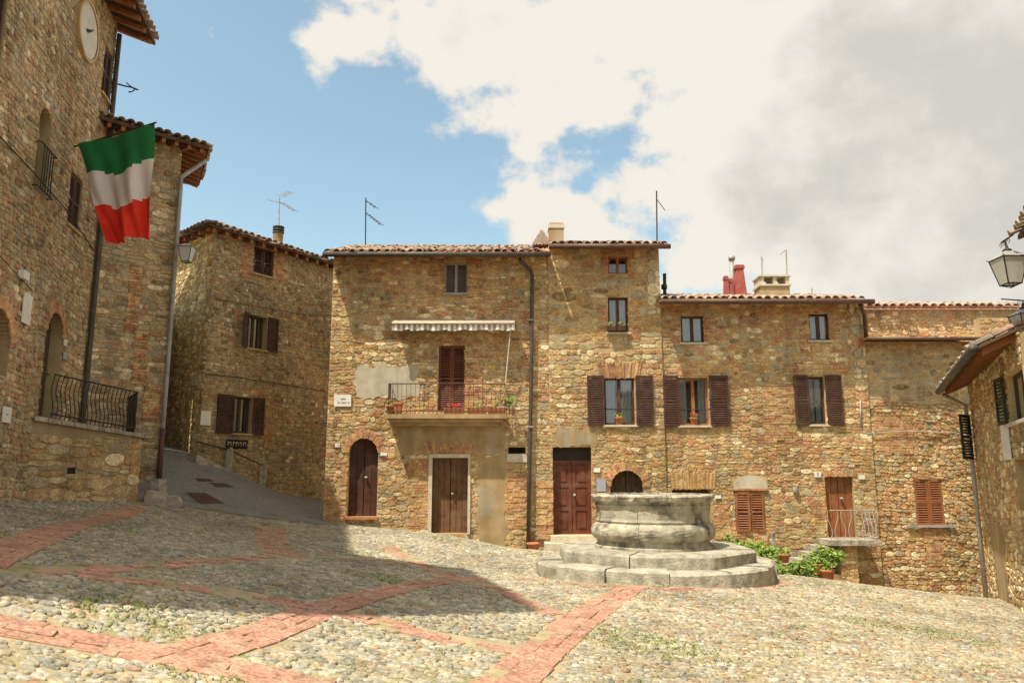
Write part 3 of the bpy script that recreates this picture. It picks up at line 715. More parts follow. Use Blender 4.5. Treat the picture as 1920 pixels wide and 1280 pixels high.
# cobbles
def in_strip(x, y):
    ax, ay, bx, by, hw = SEG.T; dx, dy = bx - ax, by - ay
    t = np.clip(((x - ax) * dx + (y - ay) * dy) / (dx * dx + dy * dy), 0, 1)
    return bool((np.hypot(x - ax - t * dx, y - ay - t * dy) < hw + .035).any())
CB = Pieces('cobble'); GR = MB(); grs = random.Random(5)
y = 2.2
while y < 21.5:
    big = 1.0 if y < 8.5 else 1.25 if y < 13 else 1.5
    stepy = .062 * big; x = -.75 * y - 1
    while x < .75 * y + 1:
        wx = rnd.uniform(.045, .125) * big
        cx, cy = x + wx / 2, y + rnd.gauss(0, .018) + .05 * math.sin(x * 1.3 + y * .7); x += wx
        px, py = proj((cx, cy, gz(cx, cy)))
        if px < -30 or px > 1950 or py > 1310: continue
        if is_road(cx, cy) or in_strip(cx, cy) or cy > 20.5 and cx > -5.2: continue
        if cx < -7.1 - .2 * cy + .0 and cy > 14: pass
        if rnd.random() < .06: continue
        nz_ = smooth_noise(cx * 1.2, cy * 1.2, 3.)
        right = cx > 0.05 * cy + (.2 if cy > 9 else .05 * cy)
        wgt = {'cob_grey': 30, 'cob_tan': 26, 'cob_cream': 36, 'cob_rust': 5} if not right else {'cob_grey': 16, 'cob_tan': 42, 'cob_cream': 30, 'cob_rust': 16}
        if nz_ > .5: wgt['cob_tan'] += 20
        th = rnd.gauss(0, .3); e = .1; z = gz(cx, cy) + .003 * smooth_noise(cx * 2.2, cy * 2.6, 1.) + .001 + rnd.gauss(0, .0025)
        nx = Vector((gz(cx - e, cy) - gz(cx + e, cy), gz(cx, cy - e) - gz(cx, cy + e), 2 * e)).normalized()
        nx = (nx + Vector((rnd.gauss(0, .05), rnd.gauss(0, .05), 0))).normalized()
        ax = Vector((math.cos(th), math.sin(th), 0)); ax = (ax - nx * ax.dot(nx)).normalized(); ay = nx.cross(ax)
        CB.add(Vector((cx, cy, z)), ax * (wx * rnd.uniform(.95, 1.1)), ay * (stepy * rnd.uniform(.9, 1.15)), nx * rnd.uniform(.007, .02), pick(wgt), 'cobble', 'cobble')
        g = smooth_noise(cx * .9 + 2, cy * 1.3, 8.)
        if (g > .95 and rnd.random() < .45) or rnd.random() < .01:
            for _ in range(16):
                p = Vector((cx + grs.gauss(0, .05), cy + grs.gauss(0, .04), z + .004)); a = grs.uniform(0, 6.3); s = grs.uniform(.005, .009); h = grs.uniform(.014, .034)
                d = Vector((math.cos(a), math.sin(a), 0)); GR.add((p - d * s, p + d * s, p + Vector((grs.gauss(0, .025), grs.gauss(0, .025), h))), ((0, 1, 2),))
    y += stepy
CB.finish(ground, 'cobblestones')
go = GR.build('grass', 'grass'); tag(go, 'short green grass growing in the joints of the cobbles', 'grass', kind='stuff')
ga = go.data.attributes.new('tone', 'FLOAT', 'FACE'); ga.data.foreach_set('value', [rnd.random() for _ in GR.f])

# ================================================================== ROW OF HOUSES
YR = 20.5; OV = .58
F1 = Face((0, YR), (1, 0)); FC = Face((0, YR - .05), (1, 0)); F3 = Face((0, YR + .01), (1, 0)); F4 = Face((0, YR + .07), (1, 0))
VB = -2.3
def plaque(F, parent, px, name='plaque', mat='white_paint', d=.03, th=.02, marks=(), ink='ink'):
    r = F.rect(*px); mb = MB(); mb.fbox(F, r[0], r[2], r[1], r[3], d, d + th); o = mb.build(name, mat, parent)
    for m_ in marks:
        q = MB(); a, b, c, e = m_; W, H = r[2] - r[0], r[3] - r[1]
        q.fbox(F, r[0] + a * W, r[0] + c * W, r[1] + b * H, r[1] + e * H, d + th, d + th + .003); q.build('marking', ink, o)
    return o
def ragged(F, parent, r, mat, d, name, amp=.07, seed=0):
    rg = random.Random(seed); u0, v0, u1, v1 = r; pts = []
    per = [(u0, v0, u1, v0), (u1, v0, u1, v1), (u1, v1, u0, v1), (u0, v1, u0, v0)]
    for a, b, c, e in per:
        n = max(5, int(math.hypot(c - a, e - b) / .07))
        for i in range(n):
            t = i / n; k = amp * (.6 * math.sin(t * n * .55 + seed + a) + rg.uniform(-.6, .6)); nx, ny = (e - b), -(c - a); l = math.hypot(nx, ny)
            pts.append((a + (c - a) * t + nx / l * k, b + (e - b) * t + ny / l * k))
    n = len(pts); mb = MB(); mb.add([F.pt(u, v, d) for u, v in pts] + [F.pt(u, v, 0) for u, v in pts], [tuple(range(n))] + [(i, n + i, n + (i + 1) % n, (i + 1) % n) for i in range(n)])
    return mb.build(name, mat, parent)
def inset(r, k=.07): return (r[0] + k, r[1] + k, r[2] - k, r[3] - k)
def pipe(F, parent, pts, r=.045, d=.11, mat='gutter', name='downpipe'):
    mb = MB(); mb.tube([F.pt(*F.hit(x, y, d + (e[0] if e else 0)), d + (e[0] if e else 0)) for x, y, *e in pts], r, 10); return mb.build(name, mat, parent, True)
def cable(F, parent, pts, r=.012, d=.06, mat='iron'):
    return pipe(F, parent, pts, r, d, mat, 'cable')

# ---- first house: balcony and awning
h1 = empty('stone_house', F1.pt(F1.hit(820, 1000)[0], .0), 'stone house with the iron balcony, striped awning and arched door', 'house')
u0, u1 = F1.hit(613, 800)[0], F1.hit(1031, 700)[0]; ztop = F1.hit(830, 479, OV)[1] + OV * math.tan(R_(19)) + .03
arch1 = F1.rect(652, 820, 708, 968); dr1 = F1.rect(810, 858, 877, 999); bd = F1.rect(822, 648, 872, 771); tw = F1.rect(833, 492, 877, 550); vent = F1.rect(953, 838, 985, 850)
opens = arch_rects(arch1) + [dr1, bd, tw, vent]
wall = backing(F1, u0, u1, VB, ztop, opens, 'mortar', h1)
body(F1, u0, u1, VB, ztop, 6, h1)
P = Pieces(); pl = F1.rect(666, 685, 785, 746); rnd_pan = F1.rect(742, 795, 948, 852); lint = F1.rect(950, 851, 988, 866)
rend = F1.rect(895, 852, 950, 1040); surround = F1.rect(803, 851, 882, 1001)
bk = [F1.rect(950, 868, 988, 990), F1.rect(872, 640, 905, 770), F1.rect(806, 485, 833, 556), F1.rect(877, 485, 905, 556), F1.rect(770, 860, 803, 990), F1.rect(640, 860, 652, 972), F1.rect(822, 626, 872, 648)]
aro = F1.rect(640, 806, 720, 846)
blocks = opens + [inset(pl), inset(rnd_pan), lint, inset(rend), surround]
fill(P, F1, u0, u1, VB + .6, ztop, blocks + bk + [aro], W_ROW, seed=1., w2=W_RED)
for b in bk: bricks(P, F1, b, opens, {'brick': 50, 'ochre': 30, 'tan': 20})
arch_bricks(P, F1, arch1, .17); fill(P, F1, aro[0], aro[2], aro[1], aro[3], arch_rects((arch1[0] - .18, arch1[1], arch1[2] + .18, arch1[3] + .18)), W_ROW, seed=2.)
soldier(P, F1, *[F1.rect(800, 828, 886, 850)[i] for i in (0, 2, 1, 3)], fan=.7)
P.finish(wall)
ragged(F1, wall, pl, 'plaster', .019, 'plaster_patch', seed=3)
ragged(F1, wall, rnd_pan, 'render_tan', .017, 'render_patch', seed=5); ragged(F1, wall, rend, 'render_tan', .0205, 'render_patch', seed=9)
mb = MB(); mb.fbox(F1, lint[0], lint[2], lint[1], lint[3], 0, .05); mb.build('lintel', 'travertine', wall)
mb = MB(); mb.fbox(F1, vent[0], vent[2], vent[1], vent[3], -.3, -.2); mb.build('vent', 'black', wall)
mb = MB(); s_ = surround; d_ = dr1
mb.fbox(F1, s_[0], d_[0], s_[1], s_[3], -.1, .05); mb.fbox(F1, d_[2], s_[2], s_[1], s_[3], -.1, .05); mb.fbox(F1, d_[0], d_[2], d_[3], s_[3], -.1, .05); mb.build('door_surround', 'travertine', h1)
door(F1, h1, dr1, 'wood_brown', planks=True); door(F1, h1, arch1, 'wood_dark', d=-.2, planks=True)
mb = MB(); mb.fbox(F1, arch1[0] - .05, arch1[2] + .05, arch1[1] - .07, arch1[1] - .003, -.25, .10); mb.build('threshold', 'terracotta', h1)
w_ = window(F1, h1, tw, 'zinc', curtain=False, d=-.08, sill='zinc', fw=.05)
for a, b in ((tw[0] + .04, (tw[0] + tw[2]) / 2), ((tw[0] + tw[2]) / 2 + .005, tw[2] - .04)): shutter(F1, w_, (a, tw[1] + .05, b, tw[3] - .03), 'gutter', d=-.125, solid=True)
bdoor = shutter(F1, h1, (bd[0], bd[1], (bd[0] + bd[2]) / 2 - .003, bd[3]), 'wood_red', d=-.08); shutter(F1, h1, ((bd[0] + bd[2]) / 2 + .003, bd[1], bd[2], bd[3]), 'wood_red', d=-.08)
mb = MB(); mb.fbox(F1, bd[0], bd[2], bd[1], bd[3], -.2, -.15); mb.build('door_backing', 'interior', bdoor)
pent_roof(h1, F1, u0, u1, F1.hit(830, 479, OV)[1], OV, 4.0, R_(19), 'gutter', courses=10, ou0=.12, ou1=0, singles=3, jit=1.6)
plaque(F1, h1, (627, 740, 659, 762), 'street_name_plaque', marks=((.42, .58, .68, .68), (.2, .28, .38, .36), (.45, .28, .72, .36), (.8, .28, .92, .36)))
plaque(F1, h1, (629, 831, 638, 838), 'house_number', marks=((.5, .25, .85, .75),), ink='blue_grey'); plaque(F1, h1, (714, 848, 726, 854), 'house_number')
pipe(F1, h1, ((974, 484, .3), (976, 490, .3), (994, 505, 0), (998, 515), (996, 700), (993, 850), (990, 1036)), .05)
for yy in (600, 800): 
    q = F1.hit(996, yy, .1); mb = MB(); mb.fbox(F1, q[0] - .07, q[0] + .07, q[1] - .02, q[1] + .02, .03, .17); mb.build('pipe_clip', 'zinc', h1)
# balcony
br = F1.rect(726, 777, 948, 796); DB = .52
bu0, bu1 = F1.hit(723, 777, DB)[0], F1.hit(950, 777, DB)[0]; bz = F1.hit(830, 776, DB)[1]
mb = MB(); mb.fbox(F1, bu0, bu1, bz - .11, bz, .0, DB); mb.fbox(F1, bu0 + .09, bu1 - .09, bz - .20, bz - .112, .0, DB - .09); mb.fbox(F1, bu0 + .2, bu1 - .2, bz - .28, bz - .202, 0, DB - .22)
bal = mb.build('balcony', 'render_tan', h1)
rail = MB(); zt = bz + .80; n = 26
cor = [F1.pt(bu0 + .05, 0, .05), F1.pt(bu0 + .05, 0, DB - .05), F1.pt(bu1 - .05, 0, DB - .05), F1.pt(bu1 - .05, 0, .05)]
for zz in (zt, bz + .08):
    for a, b in zip(cor, cor[1:]): rail.tube([a + UP * zz, b + UP * zz], .014, 6)
for a, b, k in ((cor[0], cor[1], 6), (cor[1], cor[2], 26), (cor[2], cor[3], 6)):
    for i in range(k + 1): p = a + (b - a) * i / k; rail.tube([p + UP * (bz + .0), p + UP * zt], .006, 5)
rail.build('railing', 'rust_iron', bal)
# awning
AD = .42; au0, au1 = F1.hit(735, 604, AD)[0], F1.hit(965, 604, AD)[0]; az0 = F1.hit(840, 604, AD)[1]
mb = MB(); n = 46
mb.hexa([F1.pt(au0, az0 + .14, .04), F1.pt(au1, az0 + .14, .04), F1.pt(au1, az0 - .03, AD), F1.pt(au0, az0 - .03, AD)], [F1.pt(au0, az0 + .155, .04), F1.pt(au1, az0 + .155, .04), F1.pt(au1, az0 - .01, AD), F1.pt(au0, az0 - .01, AD)])
aw = mb.build('awning', 'awning', h1)
mb = MB()
for i in range(n):
    a = au0 + (au1 - au0) * i / n; b = au0 + (au1 - au0) * (i + 1) / n; k = .13 + .012 * math.sin(i * .9) + rnd.uniform(-.015, .015); q = AD + .02 * math.sin(i * 1.3); q2 = AD + .02 * math.sin((i + 1) * 1.3)
    mb.quad(F1.pt(a, az0 - .085 - k, q), F1.pt(b, az0 - .085 - k, q2), F1.pt(b, az0 - .03, q2 * .99), F1.pt(a, az0 - .03, q * .99), i % 2)
mb.build('valance', ['awning', 'curtain'], aw)
mb = MB(); mb.tube([F1.pt(au0, az0 - .03, AD + .02), F1.pt(au1, az0 - .03, AD + .02)], .03, 8); mb.build('front_bar', 'travertine', aw, True)
mb = MB(); mb.tube([F1.pt(F1.hit(958, 612, AD - .05)[0], az0 - .05, AD - .05), F1.pt(*F1.hit(946, 735, .2), .2)], .012, 6); mb.build('crank', 'white_paint', aw)

# ---- second house: narrow and tall
hc = empty('stone_house', FC.pt(FC.hit(1130, 1000)[0], -.4), 'tall narrow stone house with panelled red door and blue attic window', 'house')
u0c, u1c = FC.hit(1030, 800)[0] + .004, FC.hit(1238, 560)[0]; ztc = FC.hit(1130, 464, OV)[1] + OV * math.tan(R_(17)) + .03
cd = FC.rect(1037, 838, 1110, 1002); cs = FC.rect(1133, 708, 1190, 796); ct = FC.rect(1140, 480, 1177, 513); cm = FC.rect(1140, 557, 1178, 623); ca = FC.rect(1145, 880, 1208, 1010)
opens = arch_rects(ca) + [cd, cs, ct, cm]
wall = backing(FC, u0c, u1c, VB, ztc, opens, 'mortar', hc); body(FC, u0c, u1c, VB, ztc, 6, hc)
P = Pieces()
bk = [FC.rect(1128, 468, 1190, 520), FC.rect(1178, 585, 1200, 640), FC.rect(1122, 580, 1140, 650), FC.rect(1100, 905, 1118, 1000), FC.rect(1008, 900, 1037, 1010)]
qn = (FC.hit(1212, 500)[0], FC.hit(1225, 590)[1], u1c, ztc); lt = FC.rect(1125, 682, 1200, 706); grey_p = FC.rect(1040, 800, 1118, 836)
vsp = FC.hit(1130, 655)[1]; oc = opens + bk + [qn, lt, inset(grey_p), FC.rect(1132, 866, 1222, 915)]
fill(P, FC, u0c, u1c, vsp, ztc, oc, {'tan': 45, 'ochre': 18, 'grey': 22, 'brown': 8, 'cream': 6, 'brick': 4}, seed=4., ch=(.13, .27), cw=(.2, .55), dep=(.004, .018))
fill(P, FC, u0c, u1c, VB + .4, vsp, oc, W_ROW, seed=4., w2=W_RED)
for b in bk: bricks(P, FC, b, opens, {'brick': 50, 'ochre': 25, 'tan': 25})
fill(P, FC, qn[0], qn[2], qn[1], qn[3], opens, {'cream': 60, 'grey': 30, 'tan': 20}, ch=(.25, .38), cw=(.2, .45), dep=(.02, .04))
soldier(P, FC, lt[0], lt[2], lt[1], lt[3], fan=.5); arch_bricks(P, FC, ca, .18)
rr_ = FC.rect(1132, 866, 1222, 915); fill(P, FC, rr_[0], rr_[2], rr_[1], rr_[3], arch_rects((ca[0] - .19, ca[1], ca[2] + .19, ca[3] + .19)), W_ROW, seed=5.)
P.finish(wall)
ragged(FC, wall, grey_p, 'render_tan', .017, 'render_patch', seed=11, amp=.05)
door(FC, hc, cd, 'wood_red', panels=3, transom=.34, d=-.2); door(FC, hc, ca, 'wood_old', planks=True, d=-.24)
st = MB(); a, b = FC.hit(1034, 1004, .15)[0], FC.hit(1117, 1004, .15)[0]; z0 = cd[1] - .005
st.fbox(FC, a - .02, b, z0 - .16, z0, -.2, .32); st.fbox(FC, a - .19, b + .1, z0 - .50, z0 - .163, -.02, .66); st.fbox(FC, a - .2, b + .2, z0 - .9, z0 - .503, -.02, .85); st.build('doorstep', 'travertine', hc)
window(FC, hc, ct, 'wood_orange', curtain=False, d=-.08, sill=None, fw=.05); window(FC, hc, cm, 'wood_dark', d=-.1, cover=.44)
window(FC, hc, cs, 'wood_dark', d=-.07, cover=.4)
shutter(FC, hc, (FC.hit(1101, 750)[0], cs[1] - .02, cs[0] - .015, cs[3] + .05)); shutter(FC, hc, (cs[2] + .03, cs[1] - .02, FC.hit(1224, 750)[0], cs[3] + .05))
pent_roof(hc, FC, u0c, u1c, FC.hit(1130, 464, OV)[1], OV, 4.0, R_(17), 'copper_brown', courses=9, ou0=-.02, ou1=.17)
plaque(FC, hc, (1113, 877, 1125, 885), 'house_number'); plaque(FC, hc, (1118, 897, 1135, 921), 'letter_box', 'blue_grey', th=.08)
ch = MB(); p = at(1043, 452, 21.3)
ch.fbox(FC, p.x - .21, p.x + .21, p.z - .5, p.z + .36, -1.2, -.75, 0); ch.fbox(FC, p.x - .23, p.x + .23, p.z + .36, p.z + .47, -1.22, -.73, 1); ch.fbox(FC, p.x - .2, p.x + .2, p.z + .47, p.z + .52, -1.2, -.75, 0); ch.build('chimney', ['render_tan', 'travertine'], hc)
p = at(1016, 455, 20.6); mb = MB()
for i in range(5):
    for j in range(5 - i): mb.tube([p + Vector(((j - (4 - i) / 2) * .10, 0, i * .08)), p + Vector(((j - (4 - i) / 2) * .10, .4, i * .08))], .055, 8)
mb.build('ridge_tiles', 'tile', hc)

# ---- third house
h3 = empty('stone_house', F3.pt(F3.hit(1430, 1000)[0], -.8), 'long low stone house with red chimney pots and small door above steps', 'house')
u03, u13 = F3.hit(1239, 800)[0], F3.hit(1622, 660)[0]; zt3 = F3.hit(1430, 567, OV)[1] + OV * math.tan(R_(14.5)) + .03
wa = F3.rect(1277, 592, 1320, 642); wb = F3.rect(1517, 588, 1555, 638); wc = F3.rect(1273, 708, 1328, 797); wd_ = F3.rect(1516, 706, 1547, 795); dd = F3.rect(1262, 915, 1335, 1060); lw = F3.rect(1379, 922, 1432, 996); sd = F3.rect(1550, 893, 1603, 1008)
opens = [wa, wb, wc, wd_, dd, lw, sd]
wall = backing(F3, u03, u13, VB, zt3, opens, 'mortar', h3); body(F3, u03, u13, VB, zt3, 6, h3)
P = Pieces()
bk = [F3.rect(1236, 800, 1262, 830), F3.rect(1320, 595, 1340, 642), F3.rect(1500, 585, 1517, 660), F3.rect(1555, 585, 1575, 660), F3.rect(1340, 945, 1370, 1010), F3.rect(1520, 930, 1550, 1006), F3.rect(1432, 720, 1492, 830), F3.rect(1250, 690, 1355, 704), F3.rect(1470, 682, 1590, 702), F3.rect(1372, 996, 1440, 1030)]
qn = (F3.hit(1597, 650)[0], F3.hit(1610, 765)[1], u13, zt3); sl_ = F3.rect(1258, 885, 1340, 913); arp = F3.rect(1375, 890, 1438, 915); l2 = F3.rect(1546, 882, 1606, 892)
fill(P, F3, u03, u13, VB, zt3, opens + bk + [qn, sl_, arp, l2], W_RED, seed=7., w2=W_ROW)
for b in bk: bricks(P, F3, b, opens, {'brick': 42, 'ochre': 36, 'tan': 22})
fill(P, F3, qn[0], qn[2], qn[1], qn[3], opens, {'cream': 60, 'grey': 15, 'tan': 20, 'brick': 15}, ch=(.25, .36), cw=(.2, .42), dep=(.02, .04))
soldier(P, F3, sl_[0], sl_[2], sl_[1], sl_[3], fan=.3, mat='ochre'); soldier(P, F3, l2[0], l2[2], l2[1], l2[3])
P.finish(wall)
mb = MB(); um = (arp[0] + arp[2]) / 2; hw = (arp[2] - arp[0]) / 2; vs_ = [F3.pt(um - hw * math.cos(math.pi * i / 12), arp[1] + (arp[3] - arp[1]) * math.sin(math.pi * i / 12), .03) for i in range(13)]
mb.add(vs_, (tuple(reversed(range(13))),)); mb.add([v - F3.n * -.0 + F3.n * -.03 for v in vs_] + vs_, [(i, i + 1, 14 + i, 13 + i) for i in range(12)]); mb.build('plaster_patch', 'plaster', wall)
window(F3, h3, wa, 'wood_dark', d=-.08, cover=.46); window(F3, h3, wb, 'wood_dark', d=-.08, cover=.46); window(F3, h3, wc, 'wood_orange', d=-.07, cover=.3); window(F3, h3, wd_, 'wood_dark', d=-.07, lights=1, cover=.46)
shutter(F3, h3, (F3.hit(1243, 750)[0], wc[1] - .02, wc[0] - .015, wc[3] + .05)); shutter(F3, h3, (wc[2] + .03, wc[1] - .02, F3.hit(1365, 750)[0], wc[3] + .05))
shutter(F3, h3, (F3.hit(1489, 750)[0], wd_[1] - .02, wd_[0] - .01, wd_[3] + .03)); shutter(F3, h3, (wd_[2] + .01, wd_[1] - .02, F3.hit(1578, 750)[0], wd_[3] + .03))
lm = (lw[0] + lw[2]) / 2
shutter(F3, h3, (lw[0], lw[1], lm - .003, lw[3]), 'wood_orange', d=.01, tilt=.12); shutter(F3, h3, (lm + .003, lw[1], lw[2], lw[3]), 'wood_orange', d=.01)
mb = MB(); mb.fbox(F3, lw[0], lw[2], lw[1], lw[3], -.3, -.2); mb.build('window_backing', 'interior', wall)
mb = MB(); a = F3.rect(1373, 915, 1440, 921); mb.fbox(F3, a[0], a[2], a[1] + .03, a[3], 0, .07); mb.build('window_hood', 'brick', h3)
door(F3, h3, dd, 'wood_dark', d=-.28, planks=True); door(F3, h3, sd, 'wood_orange', d=-.12, planks=True)
roof3 = pent_roof(h3, F3, u03, u13, F3.hit(1430, 567, OV)[1], OV, 3.4, R_(14.5), 'copper_brown', courses=9, ou0=0, ou1=.02, singles=2)
pipe(F3, h3, ((1612, 571, .4), (1616, 578, .3), (1621, 592, 0), (1624, 632)), .05, mat='copper_brown')
for px in ((1340, 928, 1351, 934), (1526, 884, 1538, 894), (1609, 890, 1620, 898)): plaque(F3, h3, px, 'house_number', marks=((.4, .2, .6, .8),) if px[0] == 1526 else ())
mb = MB(); q = F3.hit(1490, 917); mb.lathe(F3.pt(q[0], q[1] - .07, .05), ((0, 0), (.06, .0), (.07, .07), (.06, .14), (0, .14)), 12); mb.build('wall_vent', 'zinc', wall)
def roof_z(F, Y, zeave, over, pitch): return zeave + .07 + (Y - (F.p0.y - over)) * math.tan(pitch)
ze3 = F3.hit(1430, 567, OV)[1]
for (x0, x1, yt, Y, m) in ((1357, 1365, 518, 22.0, 'red_paint'), (1367, 1374, 523, 22.0, 'red_paint'), (1379, 1394, 498, 22.0, 'red_paint')):
    a, b = at(x0, 530, Y), at(x1, 530, Y); t = at(x0, yt, Y).z; zb = roof_z(F3, Y, ze3, OV, R_(14.5)) - .15; w = (b.x - a.x) / 2; c = (a.x + b.x) / 2; mb = MB()
    G = Face((0, Y), (1, 0)); mb.hexa([G.pt(c - w * 1.5, zb, w * 1.5), G.pt(c + w * 1.5, zb, w * 1.5), G.pt(c + w * 1.5, zb, -w * 1.5), G.pt(c - w * 1.5, zb, -w * 1.5)], [G.pt(c - w * .85, t - .12, w), G.pt(c + w * .85, t - .12, w), G.pt(c + w * .85, t - .12, -w), G.pt(c - w * .85, t - .12, -w)])
    mb.fbox(G, c - w * 1.15, c + w * 1.15, t - .118, t - .05, -w * 1.2, w * 1.2); mb.fbox(G, c - w * 1.0, c + w * 1.0, t - .048, t, -w, w); mb.build('chimney_pot', m, roof3)
mb = MB(); a = at(1372, 545, 22.3); t = at(1372, 486, 22.3); mb.tube([a - UP * .6, t], .07, 10); mb.tube([t - UP * .03, t + UP * .09], .10, 10); mb.build('flue', 'zinc', roof3, True)
mb = MB(); a = at(1246, 560, 20.9); t = at(1246, 513, 20.9); mb.tube([a - UP * .3, t], .05, 10); mb.tube([a + UP * .28, a + UP * .40], .085, 10); mb.build('flue', 'iron', roof3, True)
mb = MB(); G = Face((0, 20.9), (1, 0)); a, b = at(1427, 545, 20.9).x, at(1481, 545, 20.9).x; z0, z1, z2 = at(1450, 566, 20.9).z, at(1450, 536, 20.9).z, at(1450, 516, 20.9).z
mb.fbox(G, a, b, z0 - .4, z1, -.6, 0, 0); mb.fbox(G, a - .04, b + .04, z1, z1 + .05, -.64, .04, 1)
for x in (a, (a + b) / 2 - .05, b - .1): mb.fbox(G, x, x + .1, z1 + .052, z2 - .04, -.6, 0, 1)
mb.fbox(G, a - .04, b + .04, z2 - .038, z2, -.64, .04, 1); mb.build('chimney', ['render_tan', 'travertine'], roof3)

# ---- fourth house at the right end
h4 = empty('stone_house', F4.pt(F4.hit(1730, 1050)[0], -1.5), 'windowless upper stone house with one louvred window beside the right corner', 'house')
u04, u14 = F4.hit(1622.5, 700)[0] + .01, F4.hit(1990, 800)[0]; zl = F4.hit(1730, 640)[1]
w4 = F4.rect(1716, 898, 1768, 984)
wall = backing(F4, u04, u14, VB, zl, [w4], 'mortar', h4); body(F4, u04, u14, VB, zl, 5, h4)
P = Pieces(); b4 = [F4.rect(1735, 985, 1768, 1060), F4.rect(1640, 780, 1720, 850)]
v4s = F4.hit(1730, 752)[1]; fill(P, F4, u04, u14, v4s, zl, b4, W_FLAT, seed=8., ch=(.1, .2), cw=(.16, .42), dep=(.002, .01))
fill(P, F4, u04, u14, VB, v4s, [w4] + b4, W_RED, seed=9., w2=W_ROW, ch=(.06, .14), cw=(.09, .28), dep=(.008, .04))
for b in b4: bricks(P, F4, b, [w4], {'brick': 55, 'ochre': 35, 'tan': 10})
P.finish(wall)
mb = MB(); mb.fbox(F4, w4[0], w4[2], w4[1], w4[3], -.3, -.2); mb.build('window_backing', 'interior', wall)
lm = (w4[0] + w4[2]) / 2; shutter(F4, h4, (w4[0], w4[1], lm - .003, w4[3]), 'wood_orange', d=-.03); shutter(F4, h4, (lm + .003, w4[1], w4[2], w4[3]), 'wood_orange', d=-.03)
mb = MB(); a = F4.rect(1698, 984, 1790, 988); mb.fbox(F4, a[0], a[2], a[1], a[3], 0, .09); mb.build('sill', 'zinc', h4)
G4 = Face((0, YR + .5), (1, 0)); zu = G4.hit(1730, 580)[1]
mb = MB(); a, b = F4.hit(1624, 634, .5)[0], F4.hit(1836, 634, .5)[0]; zz = F4.hit(1730, 634, .5)[1]
mb.hexa([F4.pt(a, zz - .05, .5), F4.pt(b, zz - .05, .5), F4.pt(b, zz + .12, -.5), F4.pt(a, zz + .12, -.5)], [F4.pt(a, zz, .5), F4.pt(b, zz, .5), F4.pt(b, zz + .17, -.5), F4.pt(a, zz + .17, -.5)]); led = mb.build('eave_ledge', 'terracotta', h4)
mb = MB(); mb.tube([F4.pt(a, zz - .02, .55), F4.pt(b, zz - .02, .55)], .05, 8); mb.build('gutter', 'copper_brown', h4, True)
uw = backing(G4, u04 + .02, u14, zl - .3, zu, [], 'mortar', h4, name='upper_wall'); body(G4, u04 + .02, u14, zl - .3, zu, 4, h4)
P = Pieces(); fill(P, G4, u04 + .02, u14, zl - .1, zu, [], {'tan': 45, 'grey': 30, 'cream': 18, 'ochre': 10, 'brick': 4}, seed=11.); P.finish(uw)
pent_roof(h4, G4, u04, u14, zu - .02, .14, 2.6, R_(14), None, courses=6, thick=.05)
pp = Face((0, YR - .5), (1, 0)); a, b = pp.hit(1838, 620)[0], pp.hit(1892, 620)[0]; zt_ = pp.hit(1860, 596)[1]
mb = MB(); mb.fbox(pp, a, b, zl - 1.2, zt_, -.25, 0); pier = mb.build('stone_pier', 'mortar', h4)
P = Pieces(); fill(P, pp, a, b, zl - 1.2, zt_, [], {'tan': 40, 'ochre': 30, 'brick': 30, 'grey': 10}, ch=(.08, .14), cw=(.1, .25)); P.finish(pier)
cable(F4, h4, ((1625, 812), (1700, 808), (1790, 811), (1828, 818)), .012, .08, 'pale_iron'); cable(F3, h3, ((1432, 690), (1520, 691), (1600, 688)), .008, .06, 'pale_iron')
pipe(F3, h3, ((1613, 750), (1614, 800)), .018, .05, 'pale_iron', 'conduit')

# ================================================================== HOUSE UP THE LANE
YA = 22.0; ck = at(383, 700, YA)
FH = Face(ck, (.53, .85)); FL = Face(ck, (.75, -.66))
h2 = empty('stone_house', (ck.x, ck.y, gz(ck.x, ck.y)), 'shaded three-storey stone house with dark shutters at the lane corner', 'house')
zt2 = FH.hit(520, 462, .4)[1] + .4 * math.tan(R_(17)); zb2 = -.8; LH = 7.2
q1 = FH.rect(475, 466, 513, 516); q2 = FH.rect(463, 592, 500, 654); q3 = FH.rect(436, 744, 472, 812)
opens = [q1, q2, q3]
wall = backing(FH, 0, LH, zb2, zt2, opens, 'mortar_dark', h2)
P = Pieces(); bk = [FH.rect(452, 462, 475, 520), FH.rect(513, 470, 540, 525), FH.rect(440, 580, 463, 600), FH.rect(470, 728, 490, 742), FH.rect(497, 750, 512, 840)]
fill(P, FH, 0, LH, zb2, zt2, opens + bk, W_DULL, seed=13., w2=W_FLAT, ch=(.06, .14), cw=(.08, .26), dep=(.005, .026))
for b in bk: bricks(P, FH, b, opens, {'brick': 60, 'ochre': 20, 'tan': 20})
P.finish(wall)
wl = backing(FL, -5.5, 0, zb2, zt2, [], 'mortar', h2, name='side_wall')
P = Pieces(); fill(P, FL, -5.5, -.35, zb2, zt2, [], {'tan': 40, 'cream': 30, 'grey': 15, 'ochre': 10}, seed=15., ch=(.06, .14), cw=(.08, .26))
fill(P, FL, -.35, 0, zb2, zt2, [], {'cream': 60, 'ochre': 20, 'tan': 20}, ch=(.2, .3), cw=(.35, .36), dep=(.02, .03), warp=0); P.finish(wl)
mb = MB(); a, b = FH.pt(LH, 0), FL.pt(-5.5, 0); c = a + b - ck
for p, q in ((a, c), (c, b)): mb.quad(Vector((p.x, p.y, zb2)), Vector((q.x, q.y, zb2)), Vector((q.x, q.y, zt2)), Vector((p.x, p.y, zt2)))
mb.quad(*[Vector((p.x, p.y, zt2 - .004)) for p in (ck - (FH.n + FL.n) * .01, a, c, b)]); mb.build('body', 'mortar_dark', h2)
w_ = window(FH, h2, q1, 'wood_shutter', curtain=False, sill='mortar'); m_ = (q1[0] + q1[2]) / 2
